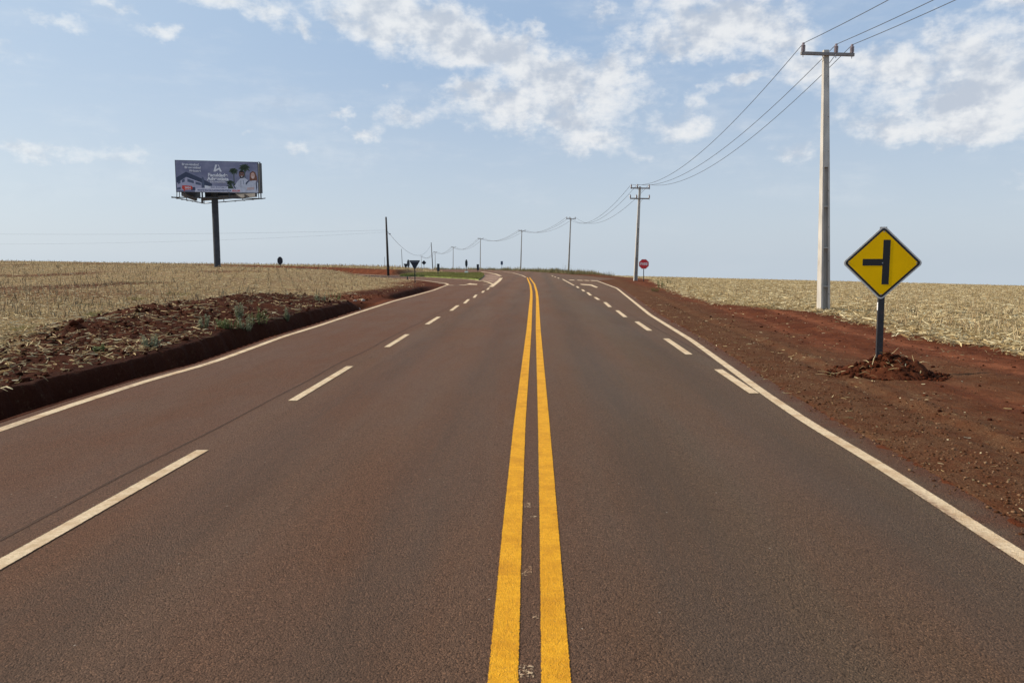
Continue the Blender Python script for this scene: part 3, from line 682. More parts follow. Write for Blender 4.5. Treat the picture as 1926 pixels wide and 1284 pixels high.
# right field
X, Y = fan(330000, 12, 170, 0.06, 0.80)
k = (X - XF(Y) + 0.9 * fbm(X, Y, 0.6, 4, 0.6)) > rng.uniform(-0.5, 0.5, len(X)); X, Y = X[k], Y[k]
litter('straw_litter', X, Y, 'bleached maize leaves lying thick over the right field', tint=(0.25, 1.05), hmax=0.12)
X, Y = fan(11000, 14, 260, 0.0, 0.80); row = np.round((X * 0.97 - Y * 0.10) / 0.75) * 0.75
X = (row + Y * 0.10) / 0.97 + rng.normal(0, 0.05, len(X)); k = (X - XF(Y)) > 0.4; X, Y = X[k], Y[k]
stubs('maize_stubble', X, Y, 'broken upright maize stalks in rows across the right field', h=(0.10, 0.38))
# left field
X, Y = fan(290000, 9, 125, -0.82, -0.08)
dl0 = XL(Y) - X; keep = (Y < YN(X) - 0.5) & (dl0 > 1.0)
bare = np.interp(Y, [0, 14, 24, 30, 36, 50], [1.0, 3.0, 6.2, 6.8, 3.0, 1.4])
sl_ = sst(dl0 + 1.6 * fbm(X, Y, 0.30, 4, 0.6) - bare, 0.0, 3.0) * (1 - 0.7 * sst(fbm(X + 40, Y * 0.7, 0.10, 3), 0.12, 0.4) * sst(Y, 22, 45))
k = keep & (rng.random(len(X)) < (0.065 + 0.585 * sl_) * (0.30 + 0.70 * sst(fbm(X, Y, 0.9, 3), -0.3, 0.3))); X, Y = X[k], Y[k]
litter('straw_litter', X, Y, 'trampled straw and maize leaves scattered over the left field', tint=(0.10, 1.0), wmul=0.75, lmul=0.75, hmax=0.07)
X, Y = fan(7000, 20, 125, -0.80, -0.10); row = np.round((X * 0.95 + Y * 0.3) / 0.8) * 0.8; X = (row - Y * 0.3) / 0.95 + rng.normal(0, 0.08, len(X))
k = (Y < YN(X) - 1.5) & (XL(Y) - X > 4.5) & (Y > 24); X, Y = X[k], Y[k]
stubs('maize_stubble', X, Y, 'short broken maize stalks standing in the left field', h=(0.10, 0.40), tint=(0.0, 0.8))
X, Y = fan(70000, 95, 230, -0.80, -0.06); k = (Y > YF(X) + 4) & (XL(Y) - X > 1.5); X, Y = X[k], Y[k]
litter('straw_litter', X, Y, 'pale straw on the field beyond the side road', tint=(0.2, 0.95), hmax=0.2)
X, Y = fan(12000, 95, 230, -0.80, -0.06); k = (Y > YF(X) + 4) & (XL(Y) - X > 1.5); X, Y = X[k], Y[k]
stubs('maize_stubble', X, Y, 'distant stalk stubble along the skyline beyond the side road', h=(0.2, 0.6), tint=(0.0, 0.9))
# loose stalks thrown over the dark soil of the left bank
X = rng.uniform(-26, -6, 9000); Y = rng.uniform(7, 32, 9000); dl0 = XL(Y) - X
k = (dl0 > 1.15) & (dl0 < 7) & (np.abs(X / Y) < 0.85) & (rng.random(9000) < 0.62); X, Y = X[k], Y[k]; n = len(X)
an = rng.uniform(0, 2 * np.pi, n); d = np.stack([np.cos(an), np.sin(an), rng.normal(0.05, 0.16, n)], -1); d /= np.linalg.norm(d, axis=1)[:, None]
V, q4, t3, kk_ = prisms(np.stack([X, Y, H(X, Y) + 0.03], -1), d, rng.gamma(2.4, 0.06, n).clip(0.05, 0.8), rng.uniform(0.006, 0.013, n))
tag(mesh_np('loose_stalks', V, [q4, t3], STALK, attrs=dict(tint=np.repeat(rng.uniform(0.5, 1, n), kk_))), kind='stuff', label='loose maize stalks lying over dark soil of left bank', cat='straw')
# bits of straw on the right shoulder
X = rng.uniform(2.5, 16, 26000); Y = rng.uniform(3.2, 40, 26000) ; dr0 = X - XR(Y)
k = (dr0 > -0.10) & (X < XF(Y) + 0.3) & (X / Y < 0.9) & (rng.random(26000) < 0.04 + 0.30 * sst(fbm(X, Y, 0.8, 3), 0.0, 0.4) + 0.10 * (dr0 < 1.4)); X, Y = X[k], Y[k]
litter('straw_bits', X, Y, 'small bits of straw scattered over the red right shoulder', lmul=0.30, wmul=0.50, tilt=0.08, hmax=0.008, lift=0.0, tint=(0.2, 1.0))

# ------------------------------------------------------------------ gravel and clods
def lumps(name, X, Y, rad, material, label, flat=0.7, sink=0.3, cat='soil'):
    bm = bmesh.new(); bmesh.ops.create_icosphere(bm, subdivisions=1, radius=1.0)
    bv = np.array([v.co[:] for v in bm.verts]); bf = np.array([[v.index for v in f.verts] for f in bm.faces]); bm.free()
    n = len(X); sc = rng.uniform(0.6, 1.4, (n, 1, 3)) * rad[:, None, None]; sc[:, :, 2] *= flat
    V = bv[None] * (1 + rng.uniform(-0.28, 0.28, (n, len(bv), 1))); a = rng.uniform(0, 6.28, n); ca, sa = np.cos(a)[:, None], np.sin(a)[:, None]
    V = V * sc; vx = V[:, :, 0] * ca - V[:, :, 1] * sa; vy = V[:, :, 0] * sa + V[:, :, 1] * ca
    z = np.maximum(H(X, Y), np.where((XL(Y) < X) & (X < XR(Y)), 0.0, -9)) + rad * (flat - sink) * 0.6
    V = np.stack([vx + X[:, None], vy + Y[:, None], V[:, :, 2] + z[:, None]], -1).reshape(-1, 3)
    Ff = (bf[None] + (np.arange(n) * len(bv))[:, None, None]).reshape(-1, 3)
    o = mesh_np(name, V, Ff, material, attrs=dict(tint=np.repeat(rng.random(n), len(bv)))); tag(o, kind='stuff', label=label, cat=cat); return o
CLOD = straw_material('soil_clod', [(0, (0.022, 0.0065, 0.003)), (0.6, (0.055, 0.0145, 0.0065)), (1, (0.10, 0.028, 0.012))], 0.0)
PEB = straw_material('pebble', [(0, (0.06, 0.022, 0.010)), (0.7, (0.14, 0.066, 0.032)), (1, (0.30, 0.19, 0.11))], 0.0)
X = rng.uniform(-26, -6, 60000); Y = 7 * (40 / 7) ** rng.random(60000); dl0 = XL(Y) - X
pr = (1 - sst(dl0, 5.0, 10.0)) * (0.35 + 0.65 * sst(fbm(X, Y, 0.6, 3), -0.2, 0.4)); k = (dl0 > 1.0) & (np.abs(X / Y) < 0.85) & (rng.random(60000) < pr * 0.8); X, Y = X[k], Y[k]
lumps('soil_clods', X, Y, rng.gamma(1.5, 0.012, len(X)).clip(0.006, 0.09), CLOD, 'dark red clods of turned soil along the left ditch bank')
X = rng.uniform(2.5, 16, 90000); Y = 3.0 * (36 / 3.0) ** rng.random(90000); dr0 = X - XR(Y)
pr = 0.10 + 0.9 * (1 - sst(dr0 + 0.7 * fbm(X, Y, 0.5, 3), 0.4, 1.9)); k = (dr0 > -0.22 * rng.random(len(X)) ** 2) & (X < XF(Y)) & (X / Y < 0.9) & (rng.random(90000) < pr); X, Y = X[k], Y[k]
lumps('gravel', X, Y, rng.gamma(2.2, 0.0032, len(X)).clip(0.002, 0.017), PEB, 'brown gravel along the right shoulder', cat='gravel')
X = rng.uniform(3, 18, 9000); Y = rng.uniform(4, 32, 9000); dr0 = X - XR(Y); k = (dr0 > 0.9) & (X < XF(Y) + 1) & (rng.random(9000) < 0.25); X, Y = X[k], Y[k]
lumps('soil_crumbs', X, Y, rng.gamma(2.0, 0.006, len(X)).clip(0.004, 0.04), CLOD, 'dark soil crumbs over the red right shoulder')

# ------------------------------------------------------------------ weeds
WEED = straw_material('weed_leaf', [(0, (0.08, 0.12, 0.035)), (0.5, (0.17, 0.22, 0.08)), (0.85, (0.30, 0.34, 0.17)), (1, (0.48, 0.45, 0.28))], 0.3)
GREYW = straw_material('grey_weed_leaf', [(0, (0.14, 0.16, 0.09)), (0.5, (0.26, 0.29, 0.18)), (1, (0.45, 0.47, 0.34))], 0.3)
GRASS = straw_material('grass_leaf', [(0, (0.09, 0.10, 0.03)), (0.5, (0.19, 0.19, 0.06)), (1, (0.38, 0.33, 0.14))], 0.35)
SCRUB = straw_material('dry_verge_leaf', [(0, (0.12, 0.11, 0.05)), (0.5, (0.26, 0.22, 0.11)), (1, (0.46, 0.37, 0.20))], 0.25)
def weed(px, py, hpx, wpx, label, m=WEED, kind='tuft', Y=None, z=0.15, cat='weed', group=None):
    if Y is None: x, Y = G(px, py, z)
    else: x = P(px, py, Y).x
    h = hpx / F * Y; w = wpx / F * Y / 2
    root = thing('weed_clump' if kind != 'grass' else 'grass_tuft', label, cat, (x, Y, Hs(x, Y) - 0.01), group=group)
    if kind == 'grass':
        n = 170; r = w * np.sqrt(rng.random(n)); a = rng.uniform(0, 6.28, n); pos = np.stack([r * np.cos(a), r * np.sin(a), np.zeros(n)], -1)
        V, Fq, k = blades(pos, a + rng.normal(0, .8, n), rng.normal(1.15, 0.22, n), rng.uniform(0.5, 1.1, n) * h, rng.uniform(.006, .014, n), rng.normal(-0.6, 0.4, n), 2, (1, .8, .1))
        mesh_np('leaves', V, Fq, m, parent=root, attrs=dict(tint=np.repeat(rng.random(n), k)))
    else:
        ns = 16; leaves = []; st = bmesh.new()
        for s in range(ns):
            r = w * math.sqrt(random.random()) * 0.7; a = random.uniform(0, 6.28); b0 = Vector((r * math.cos(a), r * math.sin(a), 0))
            tip = b0 + Vector((math.cos(a) * w * random.uniform(.1, .5), math.sin(a) * w * random.uniform(.1, .5), h * random.uniform(.45, 1.05)))
            tube(st, [b0, (b0 + tip) / 2 + Vector((random.uniform(-.02, .02), random.uniform(-.02, .02), 0)), tip], [.006, .004, .002], 4)
            for q in range(26):
                t = random.uniform(.15, 1.0); leaves.append(b0.lerp(tip, t)[:])
        n = len(leaves); V, Fq, k = blades(np.array(leaves), rng.uniform(0, 6.28, n), rng.normal(0.5, 0.4, n), rng.uniform(.035, .09, n) * (0.6 + h), rng.uniform(.010, .022, n), rng.normal(-0.6, 0.5, n), 2, (.4, 1, .15))
        obj('stems', st, m, root); mesh_np('leaves', V, Fq, m, parent=root, attrs=dict(tint=np.repeat(rng.random(n), k)))
        root.children[0].data.attributes.new('tint', 'FLOAT', 'POINT')
    return root
weed(488, 611, 34, 46, 'tallest green weed clump on the brink of the left ditch')
weed(462, 618, 26, 34, 'pale seeding weed clump just left of the tallest ditch weed', GREYW)
weed(434, 621, 22, 40, 'low spreading green weed on the lip of the left ditch')
weed(449, 592, 30, 20, 'grey-green weed spike on dark soil above the ditch weeds', GREYW, z=0.4)
weed(381, 612, 24, 26, 'grey-green weed left of the ditch weed row, on dark soil', GREYW, z=.3)
weed(418, 609, 18, 26, 'small green weed between grey clumps on dark soil bank', z=.3)
weed(283, 650, 22, 34, 'ragged grey-green weed among loose stalks near mid bank', GREYW, z=.2)
weed(178, 592, 13, 44, 'bright green grass tuft in the straw of the left field', GRASS, 'grass', z=.1, cat='grass tuft')
weed(44, 625, 12, 40, 'bright grass tuft in the straw nearest the left picture edge', GRASS, 'grass', z=.1, cat='grass tuft')
weed(186, 660, 13, 22, 'small dark green weed on bare soil low on the left bank', z=.2)
weed(97, 715, 12, 20, 'small yellow-green tuft at the near end of the ditch lip', GRASS, 'grass', z=.15, cat='grass tuft')
weed(340, 548, 9, 70, 'wide low green grass patch behind the dark soil heap', GRASS, 'grass', Y=38, cat='grass tuft')
weed(258, 556, 9, 44, 'low green grass patch left of the dark soil heap', GRASS, 'grass', Y=34, cat='grass tuft')
weed(604, 574, 16, 26, 'grey flowering weed at the far end of the soil heap', GREYW, z=.15)
weed(630, 568, 15, 30, 'green weed clump by the bare soil patch at the ditch end', z=.1)
weed(540, 590, 26, 9, 'single thin tall weed stem on the far ditch bank', GREYW, z=.3)
weed(1243, 541, 15, 20, 'green weed clump at the corner of the right field', z=0)
weed(1232, 549, 8, 22, 'low green weed in front of the right field corner clump', GRASS, z=0)
weed(1066, 513, 17, 22, 'tall weeds round the foot of the third power pole', SCRUB, Y=113)
weed(1258, 527, 12, 9, 'dry brown weed standing behind the right field corner', SCRUB, Y=62)
# island grass, verge scrub
lo = np.min(isl, 0); hi = np.max(isl, 0); X = rng.uniform(lo[0], hi[0], 60000); Y = rng.uniform(lo[1], hi[1], 60000); k = inpoly(X, Y, isl); X, Y = X[k], Y[k]; n = len(X)
V, Fq, k_ = blades(np.stack([X, Y, np.full(n, 0.08)], -1), rng.uniform(0, 6.28, n), rng.normal(1.1, .3, n), rng.uniform(.08, .26, n), rng.uniform(.02, .05, n), rng.normal(-.5, .4, n), 1, (1, .2))
tag(mesh_np('island_grass', V, Fq, GRASS, attrs=dict(tint=np.repeat(np.clip(0.5 + 0.6 * fbm(X, Y, .25, 3) + rng.normal(0, .2, n), 0, 1), k_))), kind='stuff', label='green grass covering the junction island', cat='grass')
def verge(name, n, y0, y1, o0, o1, label, h=(0.18, 0.65), m=SCRUB, cl=0.1):
    Y = rng.uniform(y0, y1, n); X = XR(Y) + rng.uniform(o0, o1, n); k = fbm(X, Y, 0.25, 3) > cl * 2 - 0.35; X, Y = X[k], Y[k]; n = len(X)
    hh = rng.uniform(*h, n) * (0.6 + 0.9 * sst(fbm(X, Y, 0.5, 2), -.2, .5))
    V, Fq, k_ = blades(np.stack([X, Y, H(X, Y)], -1), rng.uniform(0, 6.28, n), rng.normal(1.2, .3, n), hh, rng.uniform(.02, .06, n), rng.normal(-.5, .5, n), 2, (1, .8, .2))
    tag(mesh_np(name, V, Fq, m, attrs=dict(tint=np.repeat(np.clip(0.45 + 0.7 * fbm(X, Y, .2, 2) + rng.normal(0, .2, n), 0, 1), k_))), kind='stuff', label=label, cat='verge plants')
verge('verge_weeds', 26000, 104, 190, 0.5, 6.5, 'dry green and yellow weeds along the far outer verge of the bend')

# ------------------------------------------------------------------ soil heap and stones
CLM = CLOD
heap_x, heap_y = G(1668, 704, 0.0)
def heap():
    n = 90; xs = np.linspace(-1.15, 1.15, n); A, B = np.meshgrid(xs, xs, indexing='ij')
    rr = np.sqrt(((A - 0.05) / 0.70) ** 2 + ((B + 0.0) / 0.62) ** 2) + 0.30 * fbm(A + 3, B, 1.6, 3)
    hgt = 0.31 * (1 - sst(rr, 0.0, 1.15)) + (0.045 * fbm(A, B, 6.0, 4, .65) + 0.03 * np.abs(fbm(A + 9, B, 11.0, 3, .6))) * (1 - sst(rr, .8, 1.3))
    Xw = heap_x + A; Yw = heap_y + B; Z = H(Xw, Yw) + hgt - 0.03 * sst(rr, 1.05, 1.3)
    z0 = Hs(heap_x, heap_y)
    i = np.arange(n * n).reshape(n, n); f = np.stack([i[:-1, :-1], i[1:, :-1], i[1:, 1:], i[:-1, 1:]], -1).reshape(-1, 4)
    o = mesh_np('soil_heap', np.stack([A, B, Z - z0], -1).reshape(-1, 3), f, GM, smooth=True, loc=(heap_x, heap_y, z0), attrs=dict(dark=np.clip(0.35 + 0.5 * fbm(A, B, 2, 3), 0, 1).ravel(), track=np.zeros(n * n), straw=np.zeros(n * n), gravel=np.full(n * n, 0.12), green=np.zeros(n * n)))
    return o, z0
hp, hz = heap(); tag(hp, 'heap of loose dark red soil at the foot of the yellow sign post', 'soil heap')
def scatter_heap():
    n = 1700; a = rng.uniform(0, 6.28, n); r = np.sqrt(rng.random(n)) * 1.0; dx = r * np.cos(a) * 0.95; dy = r * np.sin(a) * .75
    X = heap_x + dx; Y = heap_y + dy
    rr = np.sqrt(((dx - 0.05) / 0.70) ** 2 + (dy / 0.62) ** 2); hg = 0.31 * (1 - sst(rr, 0, 1.15))
    bm_ = lumps('heap_clods', X, Y, rng.gamma(1.4, 0.009, n).clip(0.003, 0.06), CLOD, 'crumbled soil clods on the heap below the yellow sign')
    me = bm_.data; co = np.zeros(len(me.vertices) * 3); me.vertices.foreach_get('co', co); co = co.reshape(n, -1, 3); co[:, :, 2] += hg[:, None]; me.vertices.foreach_set('co', co.ravel())
    n = 46; a = rng.uniform(0, 6.28, n); r = np.sqrt(rng.random(n)) * .85; dx = r * np.cos(a) - .2; dy = r * np.sin(a) * .6 - .1
    rr = np.sqrt(((dx - 0.05) / 0.70) ** 2 + (dy / 0.62) ** 2); z = H(heap_x + dx, heap_y + dy) + 0.31 * (1 - sst(rr, 0, 1.15)) + 0.02
    V, Fq, k = blades(np.stack([heap_x + dx, heap_y + dy, z], -1), rng.uniform(0, 6.28, n), rng.normal(.2, .25, n), rng.uniform(.06, .30, n), rng.uniform(.008, .02, n), rng.normal(-.5, .5, n), 2, (.7, 1, .4), roll=rng.normal(0, .5, n))
    tag(mesh_np('heap_straw', V, Fq, STRAW, attrs=dict(tint=np.repeat(rng.uniform(.4, .95, n), k))), kind='stuff', label='dry stalks and leaves mixed into the heap below the yellow sign', cat='straw')
scatter_heap()
STONE = simple('pale_stone', (0.33, 0.27, 0.22), 0.9, 0.3, 9, bump=0.4)
for i, (px, py, r) in enumerate([(673, 577, .11), (680, 580, .09), (687, 578, .12), (668, 574, .08), (692, 576, .08), (683, 573, .10)]):
    x, y = G(px, py, -0.15); bm = bmesh.new(); bmesh.ops.create_icosphere(bm, subdivisions=2, radius=r)
    for v in bm.verts: v.co = Vector((v.co.x * 1.2, v.co.y, v.co.z * .7)) * random.uniform(.85, 1.15)
    o = obj('stone', bm, STONE); o.location = (x, y, Hs(x, y) + r * .3); o.rotation_euler = (0, 0, random.random() * 3)
    tag(o, 'pale broken stone in the dark hole at the ditch end', 'stone', 'rubble in the hole at the ditch end')

# ------------------------------------------------------------------ concrete power poles and their lines
CONC = simple('weathered_concrete', (0.46, 0.43, 0.385), 0.9, 0.18, 2.2, bump=0.35, stretch=(1, 1, .35), dirt=((0.20, 0.18, 0.16), 0.6))
ARM = simple('crossarm_concrete', (0.22, 0.20, 0.19), 0.85, 0.2, 4, bump=.2)
STEEL = simple('galvanised_steel', (0.33, 0.33, 0.34), 0.5, 0.15, 8, metal=0.7)
PORC = simple('glazed_porcelain', (0.24, 0.20, 0.22), 0.3, 0.15, 10)
def insulator(parent, loc, s=1.0):
    bm = bmesh.new(); pr = [(0.012, -0.17), (0.012, 0.0), (0.055, 0.0)]
    for i in range(5): pr += [(0.052, 0.015 + i * .042), (0.076, 0.028 + i * .042), (0.072, 0.040 + i * .042), (0.050, 0.048 + i * .042)]
    pr += [(0.035, 0.235), (0.045, 0.25), (0.045, 0.29), (0.0305, 0.30)]
    lathe(bm, [(r * s, z * s) for r, z in pr], (0, 0, 0))
    o = obj('insulator', bm, PORC, parent, smooth=False); o.location = loc; return o
def crossarm(root, top, z, L, yaw, ins, detail=True):
    M = Matrix.Translation((top[0], top[1], z)) @ Matrix.Rotation(yaw, 4, 'Z')
    bm = bmesh.new(); box(bm, (0, -0.13, 0), (L, 0.09, 0.11), M); arm = obj('crossarm', bm, ARM, root, bevel=0.008)
    if detail:
        for s in (-1, 1):
            bm = bmesh.new(); tube(bm, [M @ Vector((s * 0.26, -0.215, -0.03)), M @ Vector((s * 0.05, -0.16, -0.33))], 0.014, 6); obj('brace', bm, STEEL, root)
        for xi in ins:
            bm = bmesh.new(); tube(bm, [M @ Vector((xi, -0.13, -0.13)), M @ Vector((xi, -0.13, 0.07))], 0.012, 6); obj('bolt', bm, STEEL, arm)
    pts = []
    for xi in ins:
        q = M @ Vector((xi, -0.13, 0.06)); insulator(root, q, 1.0); pts.append(q + Vector((0, 0, 0.28)))
    return pts
def concrete_pole(bpx, bpy_, tpx, tpy, Y, label, armL=1.95, yaw=0.10, arms=1, ins=(-0.88, 0.30, 0.88), detail=2, lean_from=None, w0=.34, w1=.18):
    top = P(tpx, tpy, Y); x0 = P(bpx, bpy_, Y).x; zb = Hs(x0, Y)
    root = thing('power_pole', label, 'power pole', (x0, Y, zb), group='concrete power poles along the right verge')
    h = top.z - zb; tx = top.x - x0; bm = bmesh.new()
    def c(t): return (tx * t, 0, h * t - (0.3 if t == 0 else 0))
    W = lambda t: w0 + (w1 - w0) * t; D = lambda t: .42 + (.16 - .42) * t
    tr = 0.56
    if detail:
        fw = 0.075
        for s in (-1, 1):
            p0 = c(0); p1 = c(tr)
            frustum(bm, (p0[0] + s * (W(0) - fw) / 2, 0, p0[2]), (p1[0] + s * (W(tr) - fw * .8) / 2, 0, p1[2]), (fw, D(0)), (fw * .8, D(tr)))
        frustum(bm, c(0), c(tr), (W(0) - 2 * fw + 0.004, .07), (W(tr) - 1.6 * fw + 0.004, .07))
        for t in (0.10, 0.25, 0.41):
            p = c(t); frustum(bm, (p[0], 0, p[2] - .02), (p[0], 0, p[2] + .02), (W(t) - 2 * fw + .01, D(t) - .012), (W(t) - 2 * fw + .01, D(t) - .012))
        frustum(bm, c(tr), c(1), (W(tr), D(tr)), (W(1), D(1)))
    else: frustum(bm, c(0), c(1), (W(0), D(0)), (W(1), D(1)))
    shaft = obj('shaft', bm, CONC, root, bevel=0.006 if detail == 2 else 0)
    if detail == 2:
        hm = simple('hole_shadow', (0.05, 0.045, 0.04), .9)  # solid dark plugs: the shade inside each hole is painted as their colour
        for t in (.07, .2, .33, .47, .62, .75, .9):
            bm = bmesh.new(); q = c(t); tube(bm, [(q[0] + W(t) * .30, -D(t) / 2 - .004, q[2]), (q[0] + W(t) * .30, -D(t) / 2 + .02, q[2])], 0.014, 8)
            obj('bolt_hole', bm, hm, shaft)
    pts = crossarm(root, (tx * .985, 0), h - 0.16, armL, yaw, ins, detail > 0)
    out = [Vector((x0, Y, zb)) + p for p in pts]
    if arms == 2: crossarm(root, (tx * .91, 0), h - 1.10, armL, yaw, (-.92, -.34, .9), True)
    return out
Y1 = G(1549, 586)[1]; Y2 = G(1195, 527.5)[1]
lines = []
lines.append(concrete_pole(1549, 586, 1553, 95, Y1, 'nearest and tallest concrete power pole, right of the road beside the yellow sign', yaw=0.11, armL=1.96, ins=(-.90, .31, .90)))
lines.append(concrete_pole(1195, 527.5, 1203.5, 351, Y2, 'concrete power pole with two crossarms next to the red stop sign', armL=1.85, yaw=0.16, arms=2, ins=(-.86, -.28, .86), detail=1))
farp = [(1069, 508, 1073.5, 410, 143, 'third power pole from the camera, rising from tall verge weeds'),
        (979, 504, 981.5, 433.5, 196, 'fourth power pole, behind the crest right of the small blue-grey sign'),
        (903, 502, 903.7, 448.5, 250, 'fifth power pole, behind the crest next to the dark marker board'),
        (852, 502, 852.5, 464.5, 325, 'sixth power pole, on the skyline between the upright octagon and thin board'),
        (818.5, 500, 818.5, 473.5, 405, 'seventh power pole, small and pale just right of a wooden pole'),
        (792.5, 500, 792.5, 481.5, 520, 'farthest tiny power pole behind the diamond sign back')]
for i, (bx, by, tx, ty, Yp, lab) in enumerate(farp):
    lines.append(concrete_pole(bx, by, tx, ty, Yp, lab, armL=1.9, yaw=0.35 + .05 * i, ins=(-.86, -.25, .86), detail=1 if i < 2 else 0))
prev = [Vector((p.x + .3, -24, p.z + 0.2)) for p in lines[0]]
CABLE = simple('aluminium_cable', (0.10, 0.11, 0.13), 0.5, 0.1, 3, metal=.5)
def cable(pts_list, name, label, rad=0.010, sags=None, group=None):
    bm = bmesh.new()
    for j in range(len(pts_list) - 1):
        a, b_ = pts_list[j], pts_list[j + 1]; sg = sags[j] if sags else 1.5
        pp = []
        for k in range(33):
            t = k / 32; q = a.lerp(b_, t); q.z -= 4 * sg * t * (1 - t); pp.append(q)
        r = [rad * (1 + max(0, q.y) / 130) for q in pp]
        tube(bm, pp, r, 5)
    o = obj(name, bm, CABLE); tag(o, label, 'power line', group)
for k, lab in enumerate(['leftmost power cable strung along the concrete poles', 'middle power cable strung along the concrete poles', 'rightmost power cable strung along the concrete poles']):
    cable([prev[k]] + [l[k] for l in lines], 'power_cable', lab, sags=[1.3, 1.5, 2.2, 1.6, 1.8, 2.3, 2.0, 2.5], group='cables on the concrete power poles')

# ------------------------------------------------------------------ dark wooden poles on the left
WOOD = simple('tarred_wood', (0.045, 0.035, 0.030), 0.85, 0.35, 3, stretch=(6, 6, .4), bump=.3)
def wood_pole(bx, by, tx, ty, Y, label, r=0.16, knob=False):
    top = P(tx, ty, Y); x0 = P(bx, by, Y).x; zb = Hs(x0, Y); root = thing('wooden_pole', label, 'utility pole', (x0, Y, zb), group='leaning wooden poles left of the road')
    bm = bmesh.new(); tube(bm, [(0, 0, -.3), ((top.x - x0) * .5, 0, (top.z - zb) * .5), (top.x - x0, 0, top.z - zb)], [r, r * .85, r * .62], 12); obj('shaft', bm, WOOD, root, smooth=True)
    if knob:
        bm = bmesh.new(); t = .72; bx_ = (top.x - x0) * t; bz = (top.z - zb) * t
        tube(bm, [(bx_, -.1, bz + .1), (bx_ + .35, -.1, bz - .05)], .02, 6); lathe(bm, [(.02, .0), (.07, .02), (.09, .08), (.06, .15), (.02, .18)], (bx_ + .42, -.1, bz - .15)); obj('spool_insulator', bm, PORC, root)
    return P(bx + (tx - bx) * .77, by + (ty - by) * .77, Y)
w1 = wood_pole(730.5, 516, 726, 408, 96, 'tallest dark leaning wooden pole, before the red soil bank', knob=True)
w2 = wood_pole(814.5, 502, 811, 456, 225, 'slim dark leaning wooden pole right of the diamond sign back', r=.14)
w3 = wood_pole(757.5, 500, 755, 468, 320, 'thin wooden pole above the small yield sign', r=.13)
w4 = wood_pole(723.5, 498, 723.3, 483, 420, 'faint farthest wooden pole just left of the tallest one', r=.12)
wl = Vector((-150, 100, 8.2))
cable([wl, Vector((w1.x, w1.y, w1.z))], 'service_wire', 'upper thin wire running left from the tallest wooden pole', 0.0038, [1.5])
cable([wl - Vector((0, 0, .2)), w1 - Vector((0, 0, .25))], 'service_wire', 'lower thin wire running left from the tallest wooden pole', 0.003, [2.6])
cable([w1, P(811.3, 459, 225)], 'service_wire', 'sagging wire between the tallest wooden pole and the next one', 0.010, [3.2])

# ------------------------------------------------------------------ signs
BLACKP = simple('black_painted_steel', (0.022, 0.024, 0.028), 0.45, 0.25, 14, dirt=((0.09, 0.05, 0.035), .35))
SBACK = simple('black_sign_back', (0.018, 0.022, 0.032), 0.6, 0.25, 6)
GREY = simple('aluminium_edge', (0.55, 0.54, 0.50), 0.5, 0.1, 10)
YSIGN = simple('yellow_sign_sheeting', (0.90, 0.52, 0.0), 0.6, 0.05, 2.0, spec=0.08)
BLK = simple('black_sign_film', (0.012, 0.012, 0.014), 0.5, 0.1, 5)
WREF = simple('white_reflective_film', (0.80, 0.80, 0.78), 0.35, 0.05, 8)
REDS = simple('red_sign_sheeting', (0.62, 0.025, 0.035), 0.45, 0.06, 3)
# yellow side-road warning sign
Yw = G(1655, 680, 0.20)[1]; cW = P(1660, 494.5, Yw); hW = 70.0 / F * Yw
xb = P(1655, 680, Yw).x
ws = thing('warning_sign', 'yellow diamond side-road warning sign on a black square post', 'road sign', (xb, Yw, Hs(xb, Yw)), (0, 0, R(-14)))
zc = cW.z - Hs(xb, Yw); xc = cW.x - xb
bm = bmesh.new(); frustum(bm, (0, 0.062, -.2), (xc * .9, 0.062, zc + hW * .955), (.092, .092), (.092, .092)); post = obj('post', bm, BLACKP, ws, bevel=.006)
tz = (zc - hW) - .10; tt = tz / zc
bm = bmesh.new(); box(bm, (xc * .9 * tt - .0475, 0.05, tz), (.004, .07, .13)); obj('reflective_strip', bm, WREF, post)
def dia(r, rad): return [(xc + x, zc + z) for x, z in rounded([(0, -r), (r, 0), (0, r), (-r, 0)], rad)]
bm = bmesh.new(); poly_xz(bm, dia(hW, .06), -.004, .014); pl = obj('sign_plate', bm, GREY, ws); pl['label'] = 'pale rimmed diamond plate'
bm = bmesh.new(); poly_xz(bm, dia(hW - .032, .045), -.0065, -.0045); obj('border', bm, BLK, pl)
bm = bmesh.new(); poly_xz(bm, dia(hW - .078, .03), -.009, -.007); obj('yellow_face', bm, YSIGN, pl)
s = Yw / F
bm = bmesh.new()
poly_xz(bm, [(xc + 0.0 * s, zc - 40 * s), (xc + 12.2 * s, zc - 40 * s), (xc + 12.2 * s, zc + 43 * s), (xc + 0 * s, zc + 43 * s), (xc + 0 * s, zc + 7.5 * s), (xc - 34.5 * s, zc + 7.5 * s), (xc - 34.5 * s, zc - 5 * s), (xc, zc - 5 * s)], -.0115, -.0095)
obj('side_road_symbol', bm, BLK, pl)
for x, z in ((0, 58), (-58, 0), (58, 0), (0, -59), (0, 0)):
    bm = bmesh.new(); tube(bm, [(xc + x * s, -.0135, zc + z * s), (xc + x * s, -.008, zc + z * s)], .010, 10); obj('bolt', bm, STEEL, pl)
